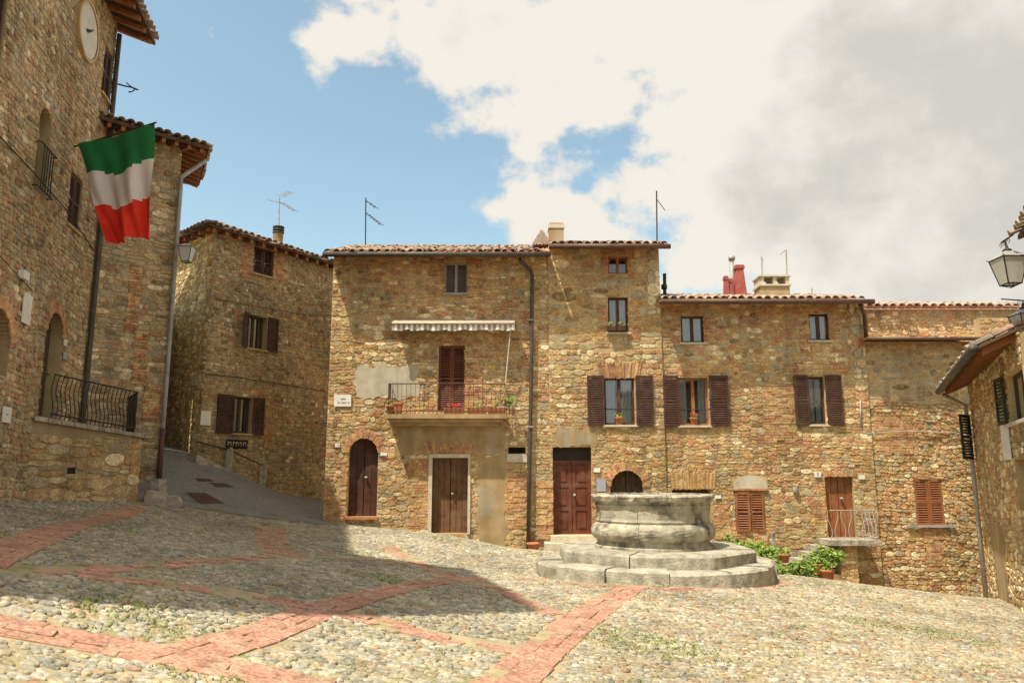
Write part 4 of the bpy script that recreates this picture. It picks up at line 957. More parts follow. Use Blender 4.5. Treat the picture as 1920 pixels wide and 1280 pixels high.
shutter(FH, h2, (q1[0] + .02, q1[1], m_ - .01, q1[3]), d=-.06); shutter(FH, h2, (m_ + .01, q1[1], q1[2] - .02, q1[3]), d=-.06)
window(FH, h2, q2, 'wood_old', curtain=False, d=-.2, sill='mortar'); a, b = FH.hit(447, 620)[0], FH.hit(519, 630)[0]
shutter(FH, h2, (a, q2[1] - .02, q2[0] - .01, q2[3] + .02), tilt=-.5); shutter(FH, h2, (q2[2] + .01, q2[1] - .03, b, q2[3] + .02))
window(FH, h2, q3, 'wood_old', d=-.15, sill='mortar', curtain=False); a, b = FH.hit(405, 775)[0], FH.hit(493, 780)[0]
shutter(FH, h2, (a, q3[1] - .03, q3[0] - .005, q3[3] + .02)); shutter(FH, h2, (q3[2] + .005, q3[1] - .03, b, q3[3] + .02))
hip_roof(h2, FH, 0, FL, 0, FH.hit(520, 462, .4)[1] - .02, .4, R_(17), LH + .5, 6, 3.0, rafters=.45)
plaque(FH, h2, (374, 770, 393, 797), 'notice_board', d=.04); plaque(FL, h2, (362, 706, 371, 722), 'notice_board', 'plaster')
cable(FH, h2, ((384, 700), (450, 708), (540, 722), (608, 733))); cable(FH, h2, ((400, 560), (470, 573), (560, 588), (622, 592)), .008)
chm = empty('roof_vent', at(521, 448, 24.5), 'round chimney pot with slatted dark cap above the lane house', 'chimney')
mb = MB(); p = at(521, 452, 24.5); mb.lathe(p - UP * .5, ((.17, 0), (.16, .55), (.17, .75), (.0, .75)), 14); mb.build('pot', 'render_tan', chm)
for i in range(3):
    mb = MB(); mb.lathe(p + UP * (.27 + i * .09), ((0, 0), (.19, 0), (.19, .04), (0, .05)), 14); mb.build('cap_slat', 'gutter', chm)
mb = MB()
for k in range(4): a = k * math.pi / 2; mb.tube([p + Vector((.12 * math.cos(a), .12 * math.sin(a), .2)), p + Vector((.12 * math.cos(a), .12 * math.sin(a), .5))], .03, 5)
mb.build('cap_post', 'gutter', chm)

# ================================================================== LEFT: CLOCK BUILDING AND ITS NEIGHBOUR
PA = R_(-12.5); p50 = at(50, 800, 15.0)
FA = Face(p50, (math.sin(PA), math.cos(PA)))
uf = FA.hit(163, 640)[0]; un = -12.3; ztA = FA.hit(238, 92)[1] + .1
ha = empty('clock_building', FA.pt(uf - 2, gz(-9, 15)), 'tall shaded stone building with white wall clock and overhanging eaves', 'building')
adoor = FA.rect(80, 578, 112, 785); aw1 = FA.rect(68, 195, 92, 370); aw2 = FA.rect(128, 325, 152, 432); aw3 = FA.rect(192, 88, 209, 190); aw4 = FA.rect(-40, 570, 20, 700)
aw5 = FA.rect(-30, -40, 8, 140)
opens = arch_rects(adoor) + arch_rects(aw1) + [aw2, aw3, aw5] + arch_rects(aw4)
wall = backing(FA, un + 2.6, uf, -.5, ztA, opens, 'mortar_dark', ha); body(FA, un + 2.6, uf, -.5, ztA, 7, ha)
P = Pieces(); vis0 = FA.hit(-40, 500)[0] - .3
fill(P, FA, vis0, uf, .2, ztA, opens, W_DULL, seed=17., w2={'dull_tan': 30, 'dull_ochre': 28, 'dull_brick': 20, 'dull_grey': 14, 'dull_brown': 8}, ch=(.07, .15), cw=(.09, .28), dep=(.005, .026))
for o in (adoor, aw4): arch_bricks(P, FA, o, .2)
P.finish(wall)
door(FA, ha, adoor, 'wood_old', d=-.24, planks=True, leaves=1)
for r in (aw1, aw4): 
    mb = MB(); mb.fbox(FA, r[0], r[2], r[1], r[3], -.35, -.3); mb.build('recess', 'wood_old', wall)
for r in (aw2, aw3, aw5):
    m_ = (r[0] + r[2]) / 2; w_ = window(FA, ha, r, 'wood_shutter', curtain=False, d=-.12, sill='mortar')
    shutter(FA, w_, (r[0] + .02, r[1] + .03, m_ - .02, r[3] - .03), d=-.06); shutter(FA, w_, (m_ + .02, r[1] + .03, r[2] - .02, r[3] - .03), d=-.06)
cc = FA.hit(160, 58); mb = MB(); cr_ = .62
ring = lambda r, d, n=40: [FA.pt(cc[0] + r * math.cos(2 * math.pi * i / n), cc[1] + r * math.sin(2 * math.pi * i / n), d) for i in range(n)]
A_, B_ = ring(cr_, .0), ring(cr_, .075); n = 40
mb.add(A_ + B_, [(i, (i + 1) % n, n + (i + 1) % n, n + i) for i in range(n)] + [tuple(range(n, 2 * n))]); clock = mb.build('clock', 'clockface', ha)
mb = MB(); A_, B_ = ring(cr_ + .07, .095), ring(cr_ - .01, .095); A0 = ring(cr_ + .07, 0); mb.add(A_ + B_ + A0, [(i, (i + 1) % n, n + (i + 1) % n, n + i) for i in range(n)] + [(i, 2 * n + i, 2 * n + (i + 1) % n, (i + 1) % n) for i in range(n)]); mb.build('rim', 'mortar', clock)
for ang, ln, w in ((R_(35), .30, .03), (R_(215), .16, .03), (R_(200), .20, .04)):
    mb = MB(); d = FA.u * math.cos(ang) + UP * math.sin(ang); s = UP * math.cos(ang) - FA.u * math.sin(ang); o = FA.pt(cc[0], cc[1], .085)
    mb.hexa([o - s * w, o + d * ln - s * w * .3, o + d * ln + s * w * .3, o + s * w], [q + FA.n * .015 for q in (o - s * w, o + d * ln - s * w * .3, o + d * ln + s * w * .3, o + s * w)]); mb.build('hand', 'iron', clock)
pent_roof(ha, FA, un + 5.6, uf, ztA - .25, .85, 3.8, R_(17), None, rafters=.5, courses=4, ou0=.3, ou1=.35, thick=.1)
pipe(FA, ha, tuple((*proj(FA.pt(uf - .09, z, .10)), 0) for z in (ztA - .3, 6, 3, .9)), .06, .10, 'gutter')
plaque(FA, ha, (38, 550, 54, 608), 'stone_tablet', 'white_paint'); plaque(FA, ha, (0, 762, 16, 792), 'notice_board', 'white_paint', marks=((.4, .45, .55, .55),)); plaque(FA, ha, (30, 508, 42, 524), 'wall_lamp', 'white_paint', th=.1)
plaque(FA, ha, (116, 636, 121, 648), 'house_number'); plaque(FA, ha, (115, 660, 122, 674), 'bell_plate', 'blue_grey')
cable(FA, ha, ((-20, 235), (60, 320), (130, 400), (176, 470))); cable(FA, ha, ((0, 480), (60, 545)), .008)
# window grille of the tall niche
mb = MB(); r = aw1
for i in range(5): u = r[0] + (r[2] - r[0]) * (i + .5) / 5; mb.tube([FA.pt(u, r[1], .12), FA.pt(u, r[1] + .9, .12)], .012, 5)
for v in (r[1] + .02, r[1] + .9): mb.tube([FA.pt(r[0] - .1, v, 0), FA.pt(r[0] - .1, v, .12), FA.pt(r[2] + .1, v, .12), FA.pt(r[2] + .1, v, 0)], .014, 5)
mb.build('window_grille', 'iron', ha)
# tower above the near end, out of the picture, whose shadow falls across the square
ta, tb = FA.pt(un, 0, .35), FA.pt(un + 5.2, 0, .35); td = Vector((-.985, .17, 0)) * 6.5
mb = MB(); q = [ta, tb, tb + td, ta + td]; mb.hexa([p + UP * -.5 for p in q], [p + UP * 18.9 for p in q])
mb.hexa([p + UP * 18.903 for p in q], [(p * .35 + (ta + tb + td) * .65 * .5) + UP * 20. for p in q]); mb.build('clock_tower', 'mortar_dark', ha)

# neighbour behind the flag
ac = FA.pt(uf, 0); FB = Face(ac, (.73, .68))
ub = FB.hit(303, 780)[0]; ztB = FB.hit(335, 275)[1]; bc = FB.pt(ub, 0); FS = Face(bc, (-.447, .894))
hb = empty('stone_house', (bc.x, bc.y, gz(bc.x, bc.y)), 'tall shaded stone house behind the flag with rafter eaves', 'house')
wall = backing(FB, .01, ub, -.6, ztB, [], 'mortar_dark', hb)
P = Pieces(); b5 = [FB.rect(240, 500, 262, 620), FB.rect(250, 620, 275, 720), FB.rect(268, 720, 300, 790)]
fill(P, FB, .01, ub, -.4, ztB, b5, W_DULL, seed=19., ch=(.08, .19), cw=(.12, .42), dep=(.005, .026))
for b in b5: bricks(P, FB, b, [], {'brick': 50, 'ochre': 20, 'tan': 20, 'brown': 20})
P.finish(wall)
mb = MB(); a = FS.pt(2.8, 0); b = FB.pt(-1.5, 0, -.0) + (a - bc)
for p, q in ((bc, a), (a, b)): mb.quad(Vector((p.x, p.y, -1)), Vector((q.x, q.y, -1)), Vector((q.x, q.y, ztB)), Vector((p.x, p.y, ztB)))
mb.quad(*[Vector((p.x, p.y, ztB - .004)) for p in (bc, a, b, FB.pt(-1.5, 0))]); mb.build('body', 'mortar_dark', hb)
# unseen low block added up the lane to shade the lane house's side wall
mb = MB(); q = [FS.pt(2.85, 0, -.02), FS.pt(8.5, 0, -.02), FS.pt(8.5, 0, -4.), FS.pt(2.85, 0, -4.)]
mb.hexa([p + UP * -.5 for p in q], [p + UP * 6.6 for p in q]); mb.build('lane_shade_block', 'mortar_dark', hb)
# roof: front eave along FB, side eave along the lane
zE = ztB - .12; ov = .62; pit = R_(15)
nA, nB = FB.n, FS.n; det = nA.x * nB.y - nA.y * nB.x
off = Vector(((ov * nB.y - ov * nA.y) / det, (nA.x * ov - nB.x * ov) / det, 0))
e0 = bc + off + UP * zE; ino = bc - off * (2.4 / ov) + UP * (zE + (2.4 + ov) * math.tan(pit)); mb = MB(); T = UP * .09
eA = e0 - FB.u * 3.2; tA = ino - FB.u * 3.2; eB = e0 + FS.u * 2.9; tB = ino + FS.u * 2.9
mb.hexa([eA, e0, ino, tA], [eA + T, e0 + T, ino + T, tA + T]); mb.hexa([e0, eB, tB, ino], [e0 + T, eB + T, tB + T, ino + T]); rf = mb.build('roof', 'beam', hb)
tiles(rf, eA + T, FB.u, 3.2, -FB.n * math.cos(pit) + UP * math.sin(pit), 4, 2, ok=lambda x, t: 3.2 - x > t * .6)
tiles(rf, e0 + T, FS.u, 2.9, -FS.n * math.cos(pit) + UP * math.sin(pit), 4, 2, ok=lambda x, t: x > t * .6)
for F, st, ln in ((FB, eA, 3.2), (FS, e0, 2.9)):
    k = int(ln / .32)
    for i in range(k):
        p = st + F.u * ((i + .5) * ln / k) - F.n * .05; q = p - F.n * ov + UP * ov * math.tan(pit); w = F.u * .045; m = MB(); lo = UP * -.11; hi = UP * .008
        m.hexa([p - w + lo, p + w + lo, q + w + lo, q - w + lo], [p - w + hi, p + w + hi, q + w + hi, q - w + hi]); m.build('rafter', 'wood_orange', rf)
mb = MB(); g = [e0 + FS.n * -.02 + FS.u * .5 - UP * .1, FB.pt(ub - .02, zE - .75, .14), FB.pt(ub + .0, zE - 1.1, .10), FB.pt(ub + .02, FB.hit(318, 700)[1], .10), FB.pt(ub + .02, gz(bc.x, bc.y) + .0, .10)]
mb.tube(g, .055, 10); mb.build('downpipe', 'zinc', hb, True)
mb = MB(); mb.tube([FB.pt(ub + .02, gz(bc.x, bc.y) + .0, .10), FB.pt(ub + .02, gz(bc.x, bc.y) + 1.35, .10)], .065, 10); mb.build('pipe_foot', 'rust_iron', hb, True)

# ---- terrace with railing
tc0 = FA.pt(FA.hit(52, 860)[0], 0); tend = at(262, 870, 17.45); FT = Face(tc0, (tend.x - tc0.x, tend.y - tc0.y)); lt_ = (Vector((tend.x, tend.y, 0)) - tc0).length
tz = FT.hit(60, 788)[1]; tz2 = FT.hit(258, 820)[1]
ter = empty('terrace', FT.pt(lt_ / 2, gz(-9, 16)), 'raised stone terrace with iron railing at the foot of the clock building', 'terrace')
FE = Face(FT.pt(lt_, 0), (-.55, .83)); tzt = (tz + tz2) / 2
mb = MB(); w = [FT.pt(0, 0), FT.pt(lt_, 0), FE.pt(2.0, 0), FA.pt(uf - .05, 0, .03), FA.pt(FA.hit(52, 860)[0] + .05, 0, .03)]
def zc(p): return tz + (tz2 - tz) * min(1, max(0, (p - tc0).dot(FT.u) / lt_))
bot = [Vector((p.x, p.y, -.3)) for p in w]; top = [Vector((p.x, p.y, zc(p))) for p in w]
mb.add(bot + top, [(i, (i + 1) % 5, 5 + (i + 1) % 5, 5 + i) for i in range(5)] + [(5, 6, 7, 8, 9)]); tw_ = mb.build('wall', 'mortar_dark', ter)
P = Pieces()
hole = FT.rect(126, 876, 141, 888)
fill(P, FT, 0, lt_, .3, tz2 - .02, [hole], {'tan': 45, 'grey': 28, 'ochre': 18, 'cream': 8, 'brown': 8}, seed=21., ch=(.14, .26), cw=(.2, .5), dep=(.005, .026))
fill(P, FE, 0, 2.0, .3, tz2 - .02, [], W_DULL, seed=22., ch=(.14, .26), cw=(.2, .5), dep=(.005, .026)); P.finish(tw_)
mb = MB(); mb.fbox(FT, hole[0], hole[2], hole[1], hole[3], 0, .006); mb.build('drain_hole', 'black', tw_)
mb = MB(); k = 9
for i in range(k):
    a, b = FT.pt(lt_ * i / k + .008, 0, -.3), FT.pt(lt_ * (i + 1) / k - .008, 0, -.3); n_ = FT.n * .38; j = rnd.uniform(-.012, .012)
    q = MB(); q.hexa([a + UP * (zc(a) + .002), b + UP * (zc(b) + .002), b + n_ + UP * (zc(b) + .002), a + n_ + UP * (zc(a) + .002)], [a + UP * (zc(a) + .09 + j), b + UP * (zc(b) + .09 + j), b + n_ + UP * (zc(b) + .085 + j), a + n_ + UP * (zc(a) + .085 + j)]); q.build('coping_stone', 'step', ter)
q = MB(); a, b = FE.pt(0.02, 0, .08), FE.pt(2.0, 0, .08); q.hexa([a + UP * (tz2 + .002), b + UP * (tz2 - .2), b - FE.n * .35 + UP * (tz2 - .2), a - FE.n * .35 + UP * (tz2 + .002)], [a + UP * (tz2 + .09), b + UP * (tz2 - .11), b - FE.n * .35 + UP * (tz2 - .11), a - FE.n * .35 + UP * (tz2 + .09)]); q.build('coping_stone', 'step', ter)
def terr_rail(A, B, n, name):
    za, zb = zc(A) + .09, zc(B) + .09; mb = MB()
    for h in (.93, .12): mb.tube([A + UP * (za + h), B + UP * (zb + h)], .018, 6)
    o = mb.build(name, 'iron', ter)
    for i in range(n + 1):
        p = A + (B - A) * i / n; z = za + (zb - za) * i / n; t = (B - A).normalized(); m = MB()
        m.tube([p + UP * (z + h) + t * .035 * math.sin(h * 7.5) for h in np.linspace(0, .93, 9)], .010, 5); m.build('baluster', 'iron', o)
terr_rail(FT.pt(.45, 0, -.14), FT.pt(lt_ - .12, 0, -.14), 20, 'railing')
terr_rail(FT.pt(lt_ - .1, 0, -.14), FT.pt(lt_ - .1, 0, -.14) + FE.u * 1.5, 14, 'railing')
rub = empty('stone_blocks', ground_hit(295, 945), 'rough stone blocks piled at the foot of the drainpipe corner', 'stones')
for px, py, sx, sy, sz_, a in ((283, 944, .55, .4, .30, .2), (312, 945, .5, .35, .2, -.1), (287, 925, .4, .4, .36, .3)):
    p = ground_hit(px, py + 2); V_, F__ = VARS['cobble'][px % 8]; m = MB(); c, s = math.cos(a), math.sin(a)
    m.add([(p.x + v[0] * sx * c - v[1] * sy * s, p.y + .2 + v[0] * sx * s + v[1] * sy * c, p.z + v[2] * sz_) for v in V_], F__); m.build('block', 'step', rub)

# ---- flag
fl = empty('flag', FA.pt(*FA.hit(146, 270), 0), 'green, white and red tricolour flag hanging from a wall pole', 'flag')
fa = FA.pt(*FA.hit(150, 272, .15), .15); Yf = fa.y - .55; fb_ = at(289, 231, Yf)
mb = MB(); mb.tube([fa - (fb_ - fa) * .12, fb_ + (fb_ - fa) * .03], .018, 8); mb.build('pole', 'iron', fl)
cor4 = [(146, 270), (289, 231), (277, 442), (203, 457)]
c4 = [at(x, y, fa.y - .03 if i in (0, 3) else Yf) for i, (x, y) in enumerate(cor4)]
NU, NV = 36, 36; V = []; 
for j in range(NV + 1):
    t = j / NV
    for i in range(NU + 1):
        s = i / NU; L0 = c4[0].lerp(c4[3], t); R0 = c4[1].lerp(c4[2], t)
        p = L0.lerp(R0, s); wv = .13 * math.sin(s * 10 + t * 2.6) * (.2 + t) + .06 * math.sin(s * 23 - t * 4) * (.2 + t)
        sag = -.05 * math.sin(s * math.pi) * (1 - t)
        V.append(p + Vector((.02 * math.sin(t * 8), -wv, sag + .03 * math.sin(s * 11) * t)))
for k, nm in enumerate(('flag_green', 'flag_white', 'flag_red')):
    m = MB(); m.v = [tuple(v) for v in V]
    for j in range(NV):
        for i in range(NU):
            b = (j + .5) / NV + .035 * math.sin(i / NU * 7 + 1)
            if min(2, max(0, int(b * 3))) == k: m.f.append((j * (NU + 1) + i, (j + 1) * (NU + 1) + i, (j + 1) * (NU + 1) + i + 1, j * (NU + 1) + i + 1)); m.m.append(0)
    m.build('stripe', nm, fl, True)

# ================================================================== RIGHT: HOUSE WITH GREEN SHUTTERS
rc = at(1834, 900, 18.0); FR = Face(rc, (-.42, -.907))
hr = empty('stone_house', (rc.x, rc.y, gz(rc.x, rc.y)), 'sunlit stone house with green shutters and sloping eaves at right edge', 'house')
LR = 7.0; zr = FR.hit(1768, 733, .55)[1] + .55 * math.tan(R_(24)) + .02
g1 = FR.rect(1842, 762, 1856, 858); g2 = FR.rect(1890, 690, 1925, 790); g3 = FR.rect(1908, 858, 1960, 960)
opens = [g2, g3]
wall = backing(FR, 0, LR, -2.6, zr, opens, 'mortar', hr); body(FR, 0, LR, -2.6, zr, 4, hr, i0=.0, i1=.02)
P = Pieces(); pls = FR.rect(1850, 862, 1925, 1122)
fill(P, FR, 0, LR, -2.6, zr, opens + [inset(FR.rect(1866, 980, 1888, 1130))], {'tan': 48, 'cream': 26, 'ochre': 16, 'grey': 12, 'brick': 6}, seed=23., ch=(.08, .16), cw=(.12, .3), dep=(.005, .03)); P.finish(wall)
r_ = FR.rect(1866, 980, 1888, 1130); ragged(FR, wall, r_, 'render_tan', .016, 'render_patch', seed=13)
shutter(FR, hr, (.12, g1[1], .62, g1[3]), 'green_paint', tilt=.5); window(FR, hr, g2, 'wood_old', curtain=False, d=-.1); shutter(FR, hr, (g2[0] - .5, g2[1], g2[0] - .02, g2[3]), 'green_paint', tilt=-.12)
mb = MB(); mb.fbox(FR, g3[0], g3[2], g3[1], g3[3], -.3, -.22); mb.build('recess', 'wood_red', wall)
pent_roof(hr, FR, 0, LR, FR.hit(1768, 733, .55)[1], .55, 3.0, R_(24), 'gutter', rafters=.4, courses=6, ou0=.1, thick=.05, singles=2)
pl_ = plaque(FR, hr, (1884, 794, 1898, 862), 'white_patch', 'white_paint', d=.03)
mb = MB(); mb.tube([FR.pt(-.05, zr - .32, .55), FR.pt(-.02, zr - .6, .1), FR.pt(0.0, FR.hit(1836, 900)[1], .08), FR.pt(0, -1.8, .08)], .05, 10); mb.build('downpipe', 'pale_iron', hr, True)
mb = MB(); mb.tube([FR.pt(-.9, FR.hit(1836, 818)[1] - .12, .05), FR.pt(.2, FR.hit(1836, 818)[1] + .02, .08), FR.pt(2.4, FR.hit(1836, 818)[1] + .3, .08)], .014, 6); mb.build('cable', 'pale_iron', hr)
# taller house nearer, mostly outside the picture
hn = empty('stone_house', FR.pt(7, -.8), 'taller house at the far right edge, only its dark eave corner showing', 'house')
dn = .1; zn = at(1912, 425, FR.pt(7.2, 0).y).z - .1
while proj(FR.pt(7.1, zn, dn + .32))[0] < 1907: dn -= .03
FN = Face(FR.pt(7.2, 0, dn), FR.u)
wall = backing(FN, 0, 7, -2, zn, [], 'mortar', hn); body(FN, 0, 7, -2, zn, 4, hn)
P = Pieces(); fill(P, FN, 0, 3.0, -1.6, zn, [], W_ROW, seed=25.); P.finish(wall)
pent_roof(hn, FN, 0, 7, zn - .1, .32, 3, R_(17), None, rafters=.45, courses=3, ou0=.1)
# ---- lanterns
def lantern(c, h, label, arm_to, group='wall lanterns', style=0):
    """c is the top of the lantern body"""
    c = Vector(c); t = empty('wall_lantern', c, label, 'lantern', group); s = h
    top, low = .30 * s, .17 * s; zt_, zb_ = -.24 * s, -.90 * s
    q = lambda r, z: [c + Vector((r * a, r * b, z)) for a, b in ((-1, -1), (1, -1), (1, 1), (-1, 1))]
    A, B = q(top, zt_), q(low, zb_); mb = MB()
    for i in range(4):
        mb.tube([A[i], B[i]], .016 * s, 6); mb.tube([A[i], A[(i + 1) % 4]], .014 * s, 6); mb.tube([B[i], B[(i + 1) % 4]], .016 * s, 6); mb.tube([A[i], A[i] + (A[i] - c).normalized() * .06 * s + UP * .07 * s], .013 * s, 5)
    m_ = q(top * .86, zt_ - .13 * s)
    for i in range(4): mb.tube([m_[i], m_[(i + 1) % 4]], .010 * s, 5)
    mb.tube([B[0], c + UP * (zb_ - .09 * s), B[2]], .012 * s, 5); mb.tube([B[1], c + UP * (zb_ - .09 * s), B[3]], .012 * s, 5)
    mb.build('frame', 'iron', t)
    for i in range(4):
        g = MB(); j = (i + 1) % 4; k = .985; ctr = c + UP * ((zt_ + zb_) / 2); g.quad(*[ctr + (p - ctr) * k for p in (A[i], B[i], B[j], A[j])]); g.build('pane', 'milk_glass', t)
    mb = MB(); P2 = q(.11 * s, -.06 * s); A2 = q(top * 1.05, zt_ + .012 * s)
    mb.add(A2 + P2, [(i, (i + 1) % 4, 4 + (i + 1) % 4, 4 + i) for i in range(4)] + [(4, 5, 6, 7)]); mb.build('hood', 'zinc' if style == 0 else 'milk_glass', t)
    mb = MB(); mb.lathe(c + UP * (-.06 * s), ((.10 * s, 0), (.11 * s, .05 * s), (.04 * s, .10 * s), (.02 * s, .2 * s), (0, .2 * s)), 10); mb.build('finial', 'iron', t)
    d = Vector(arm_to) - c; top_ = c + UP * .13 * s; e = Vector(arm_to); mb = MB()
    back = (top_ - e); back.z = 0; back = back.normalized()
    mb.tube([e, Vector((top_.x, top_.y, e.z)) + back * .25 * s], .02 * s, 6); mb.tube([top_ - UP * .02, Vector((top_.x, top_.y, e.z))], .014 * s, 6)
    for sg, o_ in ((1, .13), (-1, .13), (1, .3), (-1, -.1)):
        cc_ = Vector((top_.x, top_.y, e.z - .07 * s)) + back * (sg * o_ * s)
        mb.tube([cc_ + back * (.055 * s * math.cos(a)) + UP * (.055 * s * math.sin(a)) for a in np.linspace(0, 5.2, 12)], .009 * s, 5)
    mb.build('bracket', 'iron', t)
    return t
YL = 11.6; lc = at(1888, 468, YL); zarm = at(1888, 449, YL).z
lantern(lc, .62, 'large glass lantern hanging from a scrolled bracket against the sky at right', (FN.pt(1.0, 0, 0).x - .0, YL - .25, zarm))
lc2 = at(1918, 577, 11.9); lantern(lc2, .5, 'small dark lantern cut by the right picture edge below the large one', (FN.pt(1.0, 0).x, 11.8, lc2.z + .12))
lc3 = at(352, 455, 19.0); lantern(lc3, .56, 'glass lantern on the drainpipe corner at the lane entrance', (FB.pt(ub, 0).x + .0, FB.pt(ub, 0).y, at(350, 443, 19.0).z), style=1)

# ================================================================== WELL
wc = Vector((at(1224, 1000, 14.75).x, 14.75, 0)); zg = gz(wc.x, wc.y - 2.1)
well = empty('stone_well', (wc.x, wc.y, zg), 'round old stone well on two worn circular steps in the square', 'well')
zs1 = at(1224, 1074, 12.62).z; zs2 = at(1224, 1041, 13.05).z; zd = at(1224, 1031, 13.6).z
zbb, zbt, znk, zrm = at(1224, 1020, 13.62).z, at(1224, 984, 13.62).z, at(1224, 950, 13.7).z, at(1224, 929, 13.62).z
wr = random.Random(11)
def ring_blocks(r0, r1, z0, z1, n, name, mat, a_off=0., seg=6, jit=.012):
    for k in range(n):
        a0 = 2 * math.pi * k / n + a_off; a1 = 2 * math.pi * (k + 1) / n + a_off; g = .006 / r1; m = MB()
        dz = wr.uniform(-jit, jit); rr = r1 + wr.uniform(-jit, jit) * 1.5
        prof = [(r0, z0), (rr, z0), (rr + wr.uniform(-.01, .015), (z0 + z1) / 2), (rr - .01, z1 + dz - .035), (rr - .05, z1 + dz), (r0, z1 + dz)]
        m.lathe((wc.x, wc.y, 0), prof, seg, a0=a0 + g, a1=a1 - g, jit=.006, rg=wr)
        for e in (0, 1):
            w_ = a0 + g if e == 0 else a1 - g; ps = [(wc.x + r * math.cos(w_), wc.y + r * math.sin(w_), z) for r, z in prof]; m.add(ps, (tuple(range(6)) if e == 0 else tuple(reversed(range(6))),))
        m.build(name, mat, well)
ring_blocks(1.2, 2.16, zg - .6, zs1, 13, 'lower_step_block', 'step', .3, jit=.03); ring_blocks(.8, 1.84, zs1 - .1, zs2, 8, 'upper_step_block', 'step', math.pi / 8, seg=1, jit=.012)
def drum(prof, name, n, off, jit=.004):
    for k in range(n):
        m = MB(); a0 = 2 * math.pi * k / n + off; a1 = 2 * math.pi * (k + 1) / n + off; m.lathe((wc.x, wc.y, 0), prof, 10, a0=a0 + .003, a1=a1 - .003, jit=jit, rg=wr); m.build(name, 'wellstone', well, False)
zmid = (zbb + zbt) / 2; hb_ = (zbt - zbb) / 2
drum([(.7, zs2 - .1), (1.09, zs2 - .1), (1.09, zd), (1.04, zd + .02), (1.03, zbb)], 'plinth_block', 6, .2)
drum([(1.03, zbb - .01)] + [(1.03 + .115 * math.sin(math.pi * i / 10) ** .5, zbb + (zbt - zbb) * i / 10) for i in range(11)] + [(1.03, zbt + .005)], 'belly_block', 5, .55)
drum([(1.03, zbt - .02), (1.055, zbt + .03), (1.045, zbt + .06), (1.04, zbt + .08), (1.04, znk - .06)], 'neck_block', 6, .1)
drum([(1.04, znk - .07), (1.05, znk - .03), (1.065, znk + .01), (1.05, znk + .03), (1.07, zrm - .13), (1.12, zrm - .10), (1.14, zrm - .03), (1.12, zrm), (.88, zrm + .01), (.86, zrm - .2), (.85, zs2)], 'rim_block', 7, .35, jit=.009)
mb = MB(); mb.lathe((wc.x, wc.y, 0), ((0, zs2 + .2), (.86, zs2 + .2)), 20); mb.build('water', 'black', well)

# ================================================================== STEPS, RAILINGS, PLANTS ON THE RIGHT
lz = F3.hit(1580, 1010, .55)[1]; la, lb = F3.hit(1555, 1015, .9)[0], F3.hit(1652, 1015, .9)[0]
stp = empty('entrance_steps', F3.pt((la + lb) / 2, gz((la + lb) / 2, 20), .5), 'stone landing with pale iron railing under the small orange door', 'steps')
mb = MB(); mb.fbox(F3, la, lb, lz - .13, lz, .075, .95); mb.build('landing', 'step', stp)
mb = MB(); mb.fbox(F3, la + .32, lb - .55, VB, lz - .132, .075, .75); mb.build('support', 'mortar', stp)
P = Pieces(); FF_ = Face(F3.pt(la + .32, 0, .75), (1, 0)); fill(P, FF_, 0, lb - la - .87, VB, lz - .14, [], W_RED, seed=31.); P.finish(stp)
for i in range(5):
    m = MB(); x1 = la - .004 - i * .25; m.fbox(F3, x1 - .25, x1 - .004, VB, lz - .16 * (i + 1), .08, .85); m.build('stair_step', 'step', stp)
for k, (A, B, n) in enumerate(((F3.pt(la + .05, lz, .88), F3.pt(lb - .05, lz, .88), 7), (F3.pt(lb - .05, lz, .88), F3.pt(lb - .05, lz, .12), 7))):
    m = MB(); m.tube([A + UP * .72, B + UP * .72], .012, 6); m.tube([A + UP * .06, B + UP * .06], .010, 6); o = m.build('railing', 'pale_iron', stp)
    for i in range(n + 1):
        p = A + (B - A) * i / n; t = (B - A).normalized(); q = MB(); q.tube([p + UP * h + t * .05 * math.sin(h * 8 + i % 2 * 3) for h in np.linspace(0, .72, 9)], .009, 5); q.build('baluster', 'pale_iron', o)
# low retaining wall with pots
ra0, ra1 = ground_hit(1440, 1092), ground_hit(1578, 1108)
ra0 = Vector((ra0.x, 17.6, 0)); ra1 = Vector((at(1580, 1090, 18.4).x, 18.4, 0)); ra0.x = at(1446, 1080, 17.6).x
FW = Face(ra0, (ra1.x - ra0.x, ra1.y - ra0.y)); lw_ = (ra1 - ra0).length; wz0, wz1 = at(1446, 1052, 17.6).z, at(1580, 1078, 18.4).z
low = empty('garden_wall', FW.pt(lw_ / 2, gz(ra0.x, 17.6)), 'low rubble wall holding the potted plants beside the well', 'wall')
mb = MB(); mb.hexa([FW.pt(0, -2.2, 0), FW.pt(lw_, -2.2, 0), FW.pt(lw_, -2.2, -.5), FW.pt(0, -2.2, -.5)], [FW.pt(0, wz0, 0), FW.pt(lw_, wz1, 0), FW.pt(lw_, wz1, -.5), FW.pt(0, wz0, -.5)]); w_ = mb.build('wall', 'mortar', low)
P = Pieces(); fill(P, FW, 0, lw_, -1.7, wz1 - .02, [], W_RED, seed=33., dep=(.03, .08)); P.finish(w_)
def bush(px, py, Y, rad, n, label, mat='leaf', size=.055):
    c = at(px, py, Y); t = empty('bush', (c.x, c.y, gz(c.x, c.y)), label, 'bush', 'green plants by the well'); leaves_obj('foliage', t, c, rad, n, mat, size)
    mb = MB()
    for k in range(5): a = rnd.uniform(0, 6.3); mb.tube([(c.x, c.y, gz(c.x, c.y) - .02), (c.x + rad[0] * .4 * math.cos(a), c.y + rad[1] * .4 * math.sin(a), c.z + rad[2] * .3)], .012, 5)
    mb.build('stem', 'wood_old', t); return t
bush(1372, 1030, 18.2, (.6, .4, .36), 900, 'light green bush rising directly behind the right of the well step')
bush(1425, 1044, 17.6, (.55, .4, .48), 1000, 'dense green bush between the well step and the low wall')
